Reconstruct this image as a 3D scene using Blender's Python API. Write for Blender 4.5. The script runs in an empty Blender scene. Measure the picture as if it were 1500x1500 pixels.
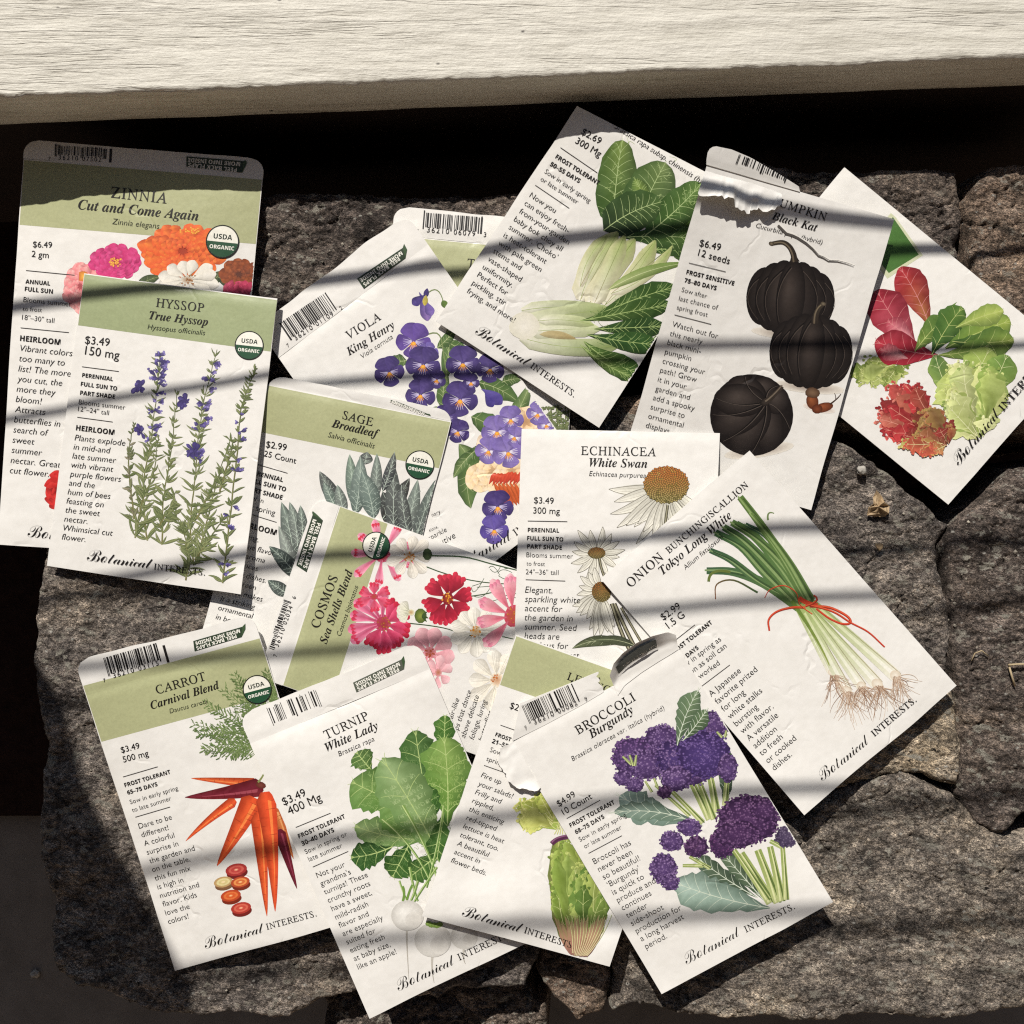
import bpy, math, random
import numpy as np

# ------------------------------------------------------------------ camera, light, exposure
scene = bpy.context.scene
COL = scene.collection
H = 0.42                     # camera height above the stone (m)
S = 0.00029                  # metres per photograph pixel at stone level
cam_d = bpy.data.cameras.new("camera")
cam = bpy.data.objects.new("camera", cam_d)
COL.objects.link(cam)
cam.location = (0, 0, H)
cam_d.sensor_width = 36
cam_d.angle = 2 * math.atan(750 * S / H)
cam_d.clip_start = 0.01
cam_d.clip_end = 50
scene.camera = cam

SUN_EL = math.radians(42)
LX, LY = 0.30, -0.954        # horizontal travel of the light
n_ = math.hypot(LX, LY); LX /= n_; LY /= n_
TO_SUN = np.array([-LX * math.cos(SUN_EL), -LY * math.cos(SUN_EL), math.sin(SUN_EL)])
world = bpy.data.worlds.new("World"); scene.world = world
world.use_nodes = True
wn = world.node_tree.nodes; wl = world.node_tree.links
sky = wn.new("ShaderNodeTexSky"); sky.sky_type = 'NISHITA'; sky.sun_disc = False
sky.sun_elevation = SUN_EL
sky.sun_rotation = math.atan2(-LX, -LY)
wl.new(sky.outputs[0], wn["Background"].inputs[0])
wn["Background"].inputs[1].default_value = 0.05
sun_d = bpy.data.lights.new("sun", 'SUN'); sun_d.energy = 5.0; sun_d.angle = math.radians(0.48)
sun_d.color = (1.0, 0.945, 0.87)
sun = bpy.data.objects.new("sun", sun_d); COL.objects.link(sun)
from mathutils import Vector
sun.rotation_euler = Vector(-TO_SUN).to_track_quat('-Z', 'Y').to_euler()
sun.location = (-0.5, 1.5, 1.5)
vs = scene.view_settings
vs.view_transform = 'Standard'; vs.look = 'None'; vs.gamma = 1; vs.use_curve_mapping = False
vs.exposure = 0.0
scene.render.engine = 'CYCLES'
scene.cycles.max_bounces = 5
scene.cycles.use_denoising = False
scene.cycles.filter_width = 1.2

# ------------------------------------------------------------------ helpers
def px(x, y, z=0.0):
    k = S * (H - z) / H
    return ((x - 750) * k, (750 - y) * k, z)

def lin(c):
    r = []
    for v in c[:3]:
        v = min(max(v / 255.0, 0), 1)
        r.append(v / 12.92 if v <= 0.04045 else ((v + 0.055) / 1.055) ** 2.4)
    return r

def hsh(ix, iy, seed):
    n = (ix.astype(np.int64) * 374761393 + iy.astype(np.int64) * 668265263 + seed * 974634777) & 0x7fffffff
    n = ((n ^ (n >> 13)) * 1274126177) & 0x7fffffff
    n = n ^ (n >> 16)
    return (n & 0xffff) / 65535.0

def vnoise(x, y, seed=0):
    x = np.asarray(x, float); y = np.asarray(y, float)
    ix = np.floor(x); iy = np.floor(y); fx = x - ix; fy = y - iy
    fx = fx * fx * (3 - 2 * fx); fy = fy * fy * (3 - 2 * fy)
    a = hsh(ix, iy, seed); b = hsh(ix + 1, iy, seed); c = hsh(ix, iy + 1, seed); d = hsh(ix + 1, iy + 1, seed)
    return (a * (1 - fx) + b * fx) * (1 - fy) + (c * (1 - fx) + d * fx) * fy * 1.0

def fbm(x, y, seed=0, octv=4, gain=0.5):
    t = 0; a = 1; tot = 0
    for k in range(octv):
        t = t + a * (vnoise(x * 2 ** k + 13.7 * k, y * 2 ** k + 7.1 * k, seed + k) * 2 - 1); tot += a; a *= gain
    return t / tot

def mesh_obj(name, verts, faces, mat, parent=None, cols=None, smooth=True):
    me = bpy.data.meshes.new(name)
    me.from_pydata([tuple(v) for v in verts], [], faces)
    if cols is not None:
        at = me.color_attributes.new("ink", 'FLOAT_COLOR', 'POINT')
        at.data.foreach_set("color", np.asarray(cols, dtype=np.float32).ravel())
    if smooth:
        me.polygons.foreach_set("use_smooth", [True] * len(me.polygons))
    me.materials.append(mat)
    me.update()
    o = bpy.data.objects.new(name, me)
    COL.objects.link(o)
    if parent is not None:
        o.parent = parent
    return o

def tag(o, label=None, cat=None, group=None, kind=None):
    if label: o["label"] = label
    if cat: o["category"] = cat
    if group: o["group"] = group
    if kind: o["kind"] = kind
    return o

# ------------------------------------------------------------------ materials
class NT:
    def __init__(s, name):
        s.m = bpy.data.materials.new(name); s.m.use_nodes = True
        s.n = s.m.node_tree.nodes; s.l = s.m.node_tree.links
        s.b = s.n["Principled BSDF"]
    def add(s, t, **kw):
        x = s.n.new(t)
        for k, v in kw.items(): setattr(x, k, v)
        return x
    def noise(s, vec, scale, detail=4, rough=0.55):
        x = s.add("ShaderNodeTexNoise"); x.inputs["Scale"].default_value = scale
        x.inputs["Detail"].default_value = detail; x.inputs["Roughness"].default_value = rough
        s.l.new(vec, x.inputs["Vector"]); return x
    def ramp(s, fac, stops):
        r = s.add("ShaderNodeValToRGB"); e = r.color_ramp.elements
        while len(e) < len(stops): e.new(0.5)
        for k, (p, c) in enumerate(stops):
            e[k].position = p; e[k].color = (*c, 1)
        s.l.new(fac, r.inputs[0]); return r
    def mix(s, fac, a, b, mode='MIX'):
        m = s.add("ShaderNodeMix", data_type='RGBA', blend_type=mode)
        if isinstance(fac, float): m.inputs[0].default_value = fac
        else: s.l.new(fac, m.inputs[0])
        for i, v in ((6, a), (7, b)):
            if isinstance(v, tuple): m.inputs[i].default_value = (*v, 1)
            else: s.l.new(v, m.inputs[i])
        return m.outputs[2]
    def bump(s, h, dist, strength=1.0, prev=None):
        b = s.add("ShaderNodeBump"); b.inputs["Distance"].default_value = dist; b.inputs["Strength"].default_value = strength
        s.l.new(h, b.inputs["Height"])
        if prev is not None: s.l.new(prev, b.inputs["Normal"])
        return b.outputs[0]

def paper_like(name, kind):
    t = NT(name)
    tc = t.add("ShaderNodeTexCoord").outputs["Object"]
    big = t.noise(tc, 55, 3, 0.5); mid = t.noise(tc, 190, 4, 0.6); fine = t.noise(tc, 2600, 2)
    nb = t.bump(big.outputs[0], 0.0016, 0.38)
    nb = t.bump(mid.outputs[0], 0.00014, 0.3, nb)
    # sparse creases
    wv = t.add("ShaderNodeTexVoronoi", feature='DISTANCE_TO_EDGE'); wv.inputs["Scale"].default_value = 26
    dist = t.add("ShaderNodeVectorMath", operation='ADD'); t.l.new(tc, dist.inputs[0])
    sc = t.add("ShaderNodeVectorMath", operation='SCALE'); sc.inputs["Scale"].default_value = 0.03
    t.l.new(t.noise(tc, 40, 3).outputs[1], sc.inputs[0]); t.l.new(sc.outputs[0], dist.inputs[1])
    t.l.new(dist.outputs[0], wv.inputs["Vector"])
    cr = t.ramp(wv.outputs[0], [(0.0, (0, 0, 0)), (0.03, (1, 1, 1))])
    gate = t.ramp(t.noise(tc, 30, 2).outputs[0], [(0.5, (0, 0, 0)), (0.62, (1, 1, 1))])
    cm = t.mix(gate.outputs[0], (1.0, 1.0, 1.0), cr.outputs[0])
    nb = t.bump(cm, 0.0004, 0.55, nb)
    nb = t.bump(fine.outputs[0], 0.000006, 0.4, nb)
    t.l.new(nb, t.b.inputs["Normal"])
    if kind == 'paper':
        c = t.ramp(mid.outputs[0], [(0.3, (0.745, 0.728, 0.688)), (0.7, (0.80, 0.785, 0.748))])
        spots = t.ramp(t.noise(tc, 420, 3, 0.7).outputs[0], [(0.68, (0, 0, 0)), (0.76, (1, 1, 1))])
        base = t.mix(spots.outputs[0], c.outputs[0], (0.74, 0.715, 0.665))
        t.l.new(base, t.b.inputs["Base Color"])
    else:
        a = t.add("ShaderNodeAttribute"); a.attribute_name = "ink"
        v = t.ramp(t.noise(tc, 900, 3).outputs[0], [(0.25, (0.86, 0.86, 0.86)), (0.75, (1.1, 1.1, 1.1))])
        hs = t.add('ShaderNodeHueSaturation'); hs.inputs['Saturation'].default_value = 0.97; t.l.new(a.outputs[0], hs.inputs['Color'])
        t.l.new(t.mix(0.6, hs.outputs[0], v.outputs[0], 'MULTIPLY'), t.b.inputs["Base Color"])
    t.b.inputs["Roughness"].default_value = 0.42
    t.b.inputs["Specular IOR Level"].default_value = 0.4
    return t.m
M_PAPER = paper_like("matte_paper", 'paper')
M_INK = paper_like("printed_ink", 'ink')

def stone_mat(name, dark, mid, light, seed, fleck=1.0):
    t = NT(name)
    tc0 = t.add("ShaderNodeTexCoord").outputs["Object"]
    mp = t.add("ShaderNodeMapping"); mp.inputs["Location"].default_value = (seed * 1.7, seed * 0.9, seed); mp.inputs["Rotation"].default_value = (0, 0, 0.5)
    mp.inputs["Scale"].default_value = (0.75, 1.15, 1)
    t.l.new(tc0, mp.inputs[0]); tc = mp.outputs[0]
    n1 = t.noise(tc, 22, 8, 0.62); n2 = t.noise(tc, 90, 10, 0.72); n3 = t.noise(tc, 420, 8, 0.75); n4 = t.noise(tc, 1500, 4, 0.65)
    c1 = t.ramp(n2.outputs[0], [(0.34, dark), (0.5, mid), (0.66, light)])
    c2 = t.ramp(n1.outputs[0], [(0.36, (0.62, 0.62, 0.64)), (0.54, (1, 1, 1)), (0.66, (1.55, 1.5, 1.38))])
    c = t.mix(0.9, c1.outputs[0], c2.outputs[0], 'MULTIPLY')
    g = t.ramp(n3.outputs[0], [(0.40, (0.34, 0.33, 0.32)), (0.50, (1, 1, 1)), (0.62, (1.75, 1.7, 1.62))])
    g2 = t.ramp(n4.outputs[0], [(0.40, (0.30, 0.29, 0.28)), (0.50, (0.95, 0.95, 0.95)), (0.62, (2.0, 1.95, 1.85))])
    c = t.mix(0.8, c, g2.outputs[0], 'MULTIPLY')
    c = t.mix(0.85, c, g.outputs[0], 'MULTIPLY')
    # pale lichen and mineral patches with ragged edges
    pn = t.noise(tc, 210, 5, 0.62); pg = t.noise(tc, 35, 4, 0.6)
    f1 = t.ramp(pn.outputs[0], [(0.575, (0, 0, 0)), (0.60, (1, 1, 1))])
    f1g = t.ramp(pg.outputs[0], [(0.40, (0, 0, 0)), (0.55, (fleck, fleck, fleck))])
    c = t.mix(t.mix(1.0, f1.outputs[0], f1g.outputs[0], 'MULTIPLY'), c, (0.46, 0.43, 0.36))
    vo = t.add("ShaderNodeTexVoronoi"); vo.inputs["Scale"].default_value = 420; t.l.new(tc, vo.inputs["Vector"])
    sp = t.ramp(vo.outputs["Distance"], [(0.16, (1, 1, 1)), (0.30, (0, 0, 0))])
    gate = t.ramp(vo.outputs["Color"], [(0.72, (0, 0, 0)), (0.76, (1, 1, 1))])
    c = t.mix(t.mix(1.0, sp.outputs[0], gate.outputs[0], 'MULTIPLY'), c, (0.60, 0.57, 0.51))
    # dark pits
    p = t.ramp(t.noise(tc, 260, 4, 0.6).outputs[0], [(0.29, (1, 1, 1)), (0.33, (0, 0, 0))])
    c = t.mix(p.outputs[0], c, (0.02, 0.016, 0.014))
    t.l.new(c, t.b.inputs["Base Color"])
    rg = t.noise(tc, 120, 8, 0.6); rg.noise_type = 'RIDGED_MULTIFRACTAL'
    wd = t.add('ShaderNodeVectorMath', operation='SCALE'); wd.inputs['Scale'].default_value = 0.012; t.l.new(n3.outputs[1], wd.inputs[0])
    wa = t.add('ShaderNodeVectorMath', operation='ADD'); t.l.new(tc, wa.inputs[0]); t.l.new(wd.outputs[0], wa.inputs[1])
    ch = t.add('ShaderNodeTexVoronoi'); ch.inputs['Scale'].default_value = 170; t.l.new(wa.outputs[0], ch.inputs['Vector'])
    nb = t.bump(n2.outputs[0], 0.0055, 0.9)
    nb = t.bump(ch.outputs['Distance'], 0.0030, 0.8, nb)
    nb = t.bump(rg.outputs[0], 0.0016, 0.9, nb)
    nb = t.bump(n3.outputs[0], 0.0055, 1.0, nb)
    nb = t.bump(n4.outputs[0], 0.0012, 0.9, nb)
    t.l.new(nb, t.b.inputs["Normal"])
    t.b.inputs["Roughness"].default_value = 0.7
    t.b.inputs["Specular IOR Level"].default_value = 0.3
    return t.m

def plain(name, c1, c2, scale, bump=0.0, rough=0.8):
    t = NT(name)
    tc = t.add("ShaderNodeTexCoord").outputs["Object"]
    n = t.noise(tc, scale, 6, 0.65)
    t.l.new(t.ramp(n.outputs[0], [(0.3, c1), (0.7, c2)]).outputs[0], t.b.inputs["Base Color"])
    if bump: t.l.new(t.bump(n.outputs[0], bump, 0.8), t.b.inputs["Normal"])
    t.b.inputs["Roughness"].default_value = rough
    t.b.inputs["Specular IOR Level"].default_value = 0.5 if rough < 0.9 else 0.05
    return t.m
# ------------------------------------------------------------------ the setting
def grid_plane(name, x0, x1, y0, y1, z, mat, n=8):
    xs = np.linspace(x0, x1, n); ys = np.linspace(y0, y1, n)
    v = [(x, y, z) for y in ys for x in xs]
    f = [(j * n + i, j * n + i + 1, (j + 1) * n + i + 1, (j + 1) * n + i) for j in range(n - 1) for i in range(n - 1)]
    return mesh_obj(name, v, f, mat, smooth=False)

M_SOIL = plain("dark_earth", (0.016, 0.008, 0.0065), (0.034, 0.018, 0.014), 120, 0.004, 0.95)
M_FLOOR = plain("grey_concrete", (0.14, 0.125, 0.11), (0.20, 0.18, 0.16), 60, 0.0006, 0.85)
tag(grid_plane("floor", -6, 6, -6, 6, -0.150, M_FLOOR), kind="structure")
sl = px(0, 1195, -0.142)
tag(grid_plane("soil", -6, 6, sl[1], 6, -0.142, M_SOIL), kind="structure")

def seg_dist(X, Y, P):
    """signed distance to polygon (positive inside), in the units of P"""
    d = np.full(X.shape, 1e9); inside = np.zeros(X.shape, bool)
    n = len(P)
    for i in range(n):
        ax, ay = P[i]; bx, by = P[(i + 1) % n]
        ex, ey = bx - ax, by - ay
        t = np.clip(((X - ax) * ex + (Y - ay) * ey) / (ex * ex + ey * ey + 1e-9), 0, 1)
        d = np.minimum(d, np.hypot(X - ax - t * ex, Y - ay - t * ey))
        c = ((ay > Y) != (by > Y)) & (X < (bx - ax) * (Y - ay) / (by - ay + 1e-12) + ax)
        inside ^= c
    return np.where(inside, d, -d)

STONES = []
def stone(name, poly, ztop, mat, seed, rough=1.0, rnd=13, step=2.6, tilt=(0, 0), grow=4.0, drop=5.0):
    P = np.array(poly, float)
    x0, y0 = P.min(0) - 24; x1, y1 = P.max(0) + 24
    nx = int((x1 - x0) / step) + 1; ny = int((y1 - y0) / step) + 1
    X, Y = np.meshgrid(np.linspace(x0, x1, nx), np.linspace(y0, y1, ny))
    wob = fbm(X / 60, Y / 60, seed + 50, 4, 0.6) * 11
    d = seg_dist(X, Y, P) + wob + grow
    z = (fbm(X / 210, Y / 210, seed, 3) * 2.2 + fbm(X / 60, Y / 60, seed + 9, 4, 0.6) * 1.35) * rough
    rough = rough * 0.95; XR0 = X * .88 - Y * .47; YR0 = X * .47 + Y * .88
    # chipped ledges: terracing of a slow noise
    q = fbm(X / 120 + 3, Y / 90, seed + 21, 3) * 3
    z += (np.round(q) * 0.75 + q * 0.2) * rough
    ca, sa = math.cos(.45), math.sin(.45); XR = X * ca - Y * sa; YR = X * sa + Y * ca
    q = fbm(XR / 60 + 8, YR / 30, seed + 61, 4, .55) * 3.4; fr = q - np.floor(q); z += (np.floor(q) + np.clip((fr - .5) * 5 + .5, 0, 1)) * 0.42 * rough
    rd = np.abs(fbm(X / 34, Y / 34, seed + 33, 4, 0.6)); z -= np.clip(0.16 - rd, 0, 1) * 5 * rough
    rk = np.abs(fbm(XR0 / 150, YR0 / 70, seed + 44, 4, 0.62)); z -= np.clip(0.035 - rk, 0, 1) * 30 * np.clip(fbm(X / 170, Y / 170, seed + 46, 2) * 3 + .5, 0, 1) * rough
    z += fbm(X / 16, Y / 16, seed + 70, 3, 0.65) * 0.75 * rough
    rg2 = 1 - np.abs(fbm(X / 26 + 5, Y / 18, seed + 81, 3, 0.6)) * 2.2; z -= np.clip(rg2 - .55, 0, 1) * 1.1 * rough
    z += fbm(X / 6, Y / 6, seed + 90, 2) * 0.28 * rough
    z -= 1.0
    z += tilt[0] * (X - P[:, 0].mean()) / 100 + tilt[1] * (Y - P[:, 1].mean()) / 100
    t = np.clip(d / rnd, 0, 1)
    z -= (1 - np.sqrt(1 - (1 - t) ** 2)) * drop
    z = np.where(z > 0, .9 * np.tanh(z / .9), z)               # packets lie above
    z = np.where(d < 0, z + d * 3.4 * (1 + 0.25 * fbm(X / 20, Y / 20, seed + 5, 3)), z) / 1000 + ztop
    z = np.maximum(z, -0.150)
    keep = d > -22
    k = S * (H - np.clip(z, -0.02, 0)) / H * 0 + S
    STONES.append((X, Y, z, d))
    V = np.stack([(X - 750) * k, (750 - Y) * k, z], -1).reshape(-1, 3)
    kq = keep[:-1, :-1] & keep[:-1, 1:] & keep[1:, :-1] & keep[1:, 1:]
    j, i = np.nonzero(kq); a = j * nx + i
    Q = np.stack([a, a + nx, a + nx + 1, a + 1], 1)
    used, inv = np.unique(Q, return_inverse=True); Q = inv.reshape(-1, 4).astype(np.int32)
    me = bpy.data.meshes.new(name); V = V[used].astype(np.float32)
    me.vertices.add(len(V)); me.vertices.foreach_set("co", V.ravel())
    me.loops.add(Q.size); me.loops.foreach_set("vertex_index", Q.ravel())
    me.polygons.add(len(Q)); me.polygons.foreach_set("loop_start", np.arange(0, Q.size, 4, dtype=np.int32))
    me.update(calc_edges=True); me.polygons.foreach_set("use_smooth", [True] * len(Q)); me.materials.append(mat)
    o = bpy.data.objects.new(name, me); COL.objects.link(o)
    return o

DK = (0.097, 0.084, 0.079); MD = (0.304, 0.264, 0.235); LT = (0.632, 0.553, 0.484)
MS1 = stone_mat("grey_stone", DK, MD, LT, 1)
MS2 = stone_mat("dark_stone", (0.076, 0.061, 0.053), (0.214, 0.175, 0.152), (0.403, 0.336, 0.294), 5)
MS3 = stone_mat("tan_stone", (0.200, 0.166, 0.127), (0.575, 0.482, 0.368), (1.033, 0.886, 0.708), 9)
MS4 = stone_mat("brown_stone", (0.115, 0.089, 0.068), (0.373, 0.276, 0.211), (0.689, 0.538, 0.426), 14)
MS5 = stone_mat("speckled_stone", (0.104, 0.094, 0.084), (0.331, 0.287, 0.247), (0.718, 0.629, 0.524), 21)

st = stone("stone_slab", [(66, 560), (64, 700), (66, 800), (52, 880), (47, 960), (56, 1050), (68, 1090), (61, 1130), (58, 1250), (70, 1320),
    (76, 1395), (86, 1424), (112, 1446), (150, 1456), (200, 1478), (240, 1490), (330, 1484), (420, 1496), (465, 1470), (560, 1452),
    (640, 1462), (720, 1440), (768, 1444), (786, 1395), (800, 1330), (1000, 1260), (1170, 1200), (1240, 1130), (1385, 1000), (1392, 900), (1376, 800),
    (1390, 770), (1310, 700), (1238, 650), (1000, 606), (900, 600), (700, 560)], 0, MS1, 3)
tag(st, "large grey stone slab under most of the seed packets", "stone")
st = stone("stone_block", [(95, 250), (300, 262), (388, 286), (480, 282), (560, 288), (760, 285), (905, 268), (902, 585), (700, 548), (380, 548), (80, 548)], 0, MS2, 8)
tag(st, "dark brown stone block behind the grey and viola packets, between zinnia and bok choy", "stone")
st = stone("stone_block", [(958, 235), (1280, 252), (1400, 255), (1409, 300), (1409, 425), (1478, 632), (1300, 632), (1230, 628), (960, 588)], 0, MS2, 12)
tag(st, "dark stone block behind the mixed lettuce packet with a flat grey top", "stone")
st = stone("stone_block", [(1422, 300), (1440, 262), (1470, 240), (1620, 225), (1620, 628), (1492, 630), (1426, 430)], 0, MS4, 17, 1.1)
tag(st, "pitted brown stone block at the right edge beside the mixed lettuce packet", "stone")
st = stone("stone_slab", [(1398, 772), (1470, 712), (1500, 690), (1640, 680), (1640, 1188), (1505, 1194), (1472, 1222), (1432, 1206), (1410, 1165), (1418, 1090), (1402, 1005), (1402, 900), (1386, 800)], 0.0, MS2, 23)
tag(st, "dark stone slab right of the long crack beside the onion packet", "stone")
st = stone("stone_wedge", [(1170, 1165), (1260, 1110), (1330, 1050), (1396, 1008), (1412, 1090), (1404, 1150), (1360, 1132), (1326, 1126), (1240, 1150)], 0.0, MS3, 29, 0.9, 18)
tag(st, "pale tan stone wedge below the right corner of the onion packet", "stone")
st = stone("stone_slab", [(902, 1330), (1000, 1262), (1172, 1206), (1240, 1158), (1326, 1136), (1400, 1172), (1430, 1216), (1478, 1232), (1640, 1205), (1640, 1480), (1500, 1474), (1420, 1494), (1300, 1486), (1180, 1497), (1000, 1494), (930, 1470), (902, 1480), (898, 1420)], 0, MS5, 37)
tag(st, "speckled grey stone slab below and right of the broccoli packet", "stone")
st = stone("stone_chunk", [(798, 1398), (850, 1392), (890, 1400), (894, 1450), (885, 1490), (850, 1500), (818, 1470), (800, 1440)], -0.002, MS4, 41, 1.0, 30)
tag(st, "small rusty brown stone chunk below the wrapped lettuce packet", "stone")
st = stone("stone_chunk", [(895, 596), (915, 582), (950, 580), (960, 605), (940, 640), (905, 640)], 0.001, MS4, 43, 0.5, 34, 3.0)
tag(st, "rounded brown pebble-like stone in the gap between bok choy and pumpkin packets", "stone")
st = stone("stone_chunk", [(470, 1490), (520, 1470), (600, 1478), (690, 1468), (760, 1476), (800, 1510), (800, 1560), (460, 1560)], -0.022, MS2, 47, 1.6, 40)
tag(st, "dark broken stone in the hollow under the turnip packet's bottom corner", "stone")

# ---- painted window sill
def sill():
    zt = 0.033; zb = 0.0055
    def front(x):                     # front edge in the photograph, at the height of the top
        return 143 + (85 - 143) * x / 1500.0
    xs = np.linspace(-500, 2000, 420)
    prof = []                         # (distance back from the front edge in metres, z)
    r = 0.0022
    prof += [(0.004, zb), (0.0008, zb + 0.0006), (0, zb + 0.002)]
    for k in range(9): prof.append((0, zb + 0.002 + (zt - r - zb - 0.002) * (k + 1) / 9))
    for k in range(1, 7):
        a = k / 6 * math.pi / 2; prof.append((r - r * math.cos(a), zt - r + r * math.sin(a)))
    for k in range(1, 46): prof.append((r + 0.0016 * k, zt))
    prof += [(0.0755, zt - 0.0008), (0.076, zt - 0.003), (0.076, zb)]
    ang = math.atan2(143 - 85, 1500)
    dx, dy = math.cos(ang), math.sin(ang)
    V = []
    x0, y0, _ = px(0, 143, zt)
    for xx in xs:
        t = xx * S * (H - zt) / H / dx * 1.0
        bx, by = x0 + t * dx, y0 + t * dy
        for k, (b, z) in enumerate(prof):
            V.append([bx - dy * b, by + dx * b, z])
    V = np.array(V); n = len(prof)
    u = np.repeat(xs, n); w = np.tile(np.arange(n), len(xs))
    top = w >= 14
    g = fbm(u / 120, w / 1.6, 5, 4, 0.6) * 0.00035 + fbm(u / 30, w / 2.0, 6, 3) * 0.00016
    V[:, 2] += np.where(top & (w < n - 2), g, 0)
    fr = (w >= 2) & (w < 14)
    V[:, 1] += np.where(fr, fbm(u / 90, w / 2, 7, 3) * 0.0003, 0)
    ed = (w >= 11) & (w <= 18)
    V[:, 1] += np.where(ed, fbm(u / 14, u * 0, 8, 4, 0.65) * 0.0007, 0)
    F = [(i * n + j, i * n + j + 1, (i + 1) * n + j + 1, (i + 1) * n + j) for i in range(len(xs) - 1) for j in range(n - 1)]
    t = NT("old_white_paint")
    tc = t.add("ShaderNodeTexCoord").outputs["Object"]
    mp = t.add("ShaderNodeMapping"); mp.inputs["Rotation"].default_value = (0, 0, -ang); mp.inputs["Scale"].default_value = (0.12, 1, 1)
    t.l.new(tc, mp.inputs[0]); g1 = t.noise(mp.outputs[0], 260, 6, 0.7); g2 = t.noise(mp.outputs[0], 900, 4, 0.6)
    iso = t.noise(tc, 130, 6, 0.65)
    c = t.ramp(g1.outputs[0], [(0.28, (0.50, 0.475, 0.405)), (0.5, (0.63, 0.605, 0.53)), (0.8, (0.70, 0.675, 0.60))])
    dirt = t.ramp(iso.outputs[0], [(0.58, (0, 0, 0)), (0.8, (0.5, 0.5, 0.5))])
    c = t.mix(dirt.outputs[0], c.outputs[0], (0.5, 0.47, 0.40))
    mp2 = t.add("ShaderNodeMapping"); mp2.inputs["Rotation"].default_value = (0, 0, 0.5); mp2.inputs["Scale"].default_value = (0.55, 1, 1)
    t.l.new(tc, mp2.inputs[0])
    vo = t.add("ShaderNodeTexVoronoi"); vo.inputs["Scale"].default_value = 150; t.l.new(mp2.outputs[0], vo.inputs["Vector"])
    sp = t.ramp(vo.outputs["Distance"], [(0.05, (1, 1, 1)), (0.10, (0, 0, 0))])
    gt = t.ramp(vo.outputs["Color"], [(0.72, (0, 0, 0)), (0.76, (1, 1, 1))])
    c = t.mix(t.mix(1.0, sp.outputs[0], gt.outputs[0], 'MULTIPLY'), c, (0.05, 0.04, 0.035))
    # fine crack lines along the board
    mp3 = t.add("ShaderNodeMapping"); mp3.inputs["Rotation"].default_value = (0, 0, -ang); mp3.inputs["Scale"].default_value = (0.045, 1, 1)
    t.l.new(tc, mp3.inputs[0])
    n5 = t.noise(mp3.outputs[0], 75, 5, 0.6)
    ck = t.ramp(n5.outputs[0], [(0.487, (1, 1, 1)), (0.497, (0, 0, 0)), (0.503, (0, 0, 0)), (0.513, (1, 1, 1))])
    c = t.mix(ck.outputs[0], t.mix(0.2, c, (0.3, 0.27, 0.22)), c)
    t.l.new(c, t.b.inputs["Base Color"])
    nb = t.bump(g1.outputs[0], 0.0014, 0.6); nb = t.bump(g2.outputs[0], 0.0003, 0.6, nb); nb = t.bump(iso.outputs[0], 0.0012, 0.5, nb)
    nb = t.bump(ck.outputs[0], 0.0004, 0.5, nb)
    t.l.new(nb, t.b.inputs["Normal"]); t.b.inputs["Roughness"].default_value = 0.55
    o = mesh_obj("window_sill", V, F, t.m)
    q = px(0, 143, 0.033); c0 = Vector((q[0] - 0.3 * dx, q[1] - 0.3 * dy + 0.006, 0)); L_ = 1.4
    bv = [(c0.x + a * dx * L_ - b * dy, c0.y + a * dy * L_ + b * dx, z) for z in (-0.15, zb - 0.0004) for b in (0, 0.06) for a in (0, 1)]
    mesh_obj("sun_block_base", bv, [(0, 2, 3, 1), (4, 5, 7, 6), (0, 1, 5, 4), (2, 6, 7, 3), (0, 4, 6, 2), (1, 3, 7, 5)], plain("dark_base", (0.016, 0.009, 0.007), (0.03, 0.017, 0.013), 40), o, smooth=False)  # dark block added under the sill to stop sun passing beneath
    tag(o, "weathered white painted wooden sill across the top of the picture", "sill")
sill()

# ---- wires beyond the sill throwing the thin shadows; added board shading lower left
def back_to(xp, yp, zs, Yw):
    X, Y, _ = px(xp, yp, zs)
    t = (Yw - Y) / TO_SUN[1]
    return X + TO_SUN[0] * t, Yw, zs + TO_SUN[2] * t

def tube(name, P, r, mat, parent=None, n=10):
    P = np.array(P, float); V = []; F = []
    for i, p in enumerate(P):
        d = P[min(i + 1, len(P) - 1)] - P[max(i - 1, 0)]; d /= np.linalg.norm(d)
        a = np.cross(d, [0, 0, 1.0]); a /= np.linalg.norm(a) + 1e-9; b = np.cross(d, a)
        for k in range(n):
            t = 2 * math.pi * k / n; V.append(p + r * (a * math.cos(t) + b * math.sin(t)))
    for i in range(len(P) - 1):
        for k in range(n):
            F.append((i * n + k, i * n + (k + 1) % n, (i + 1) * n + (k + 1) % n, (i + 1) * n + k))
    F.append(tuple(range(n))[::-1]); F.append(tuple((len(P) - 1) * n + k for k in range(n)))
    return mesh_obj(name, V, F, mat, parent)

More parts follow.
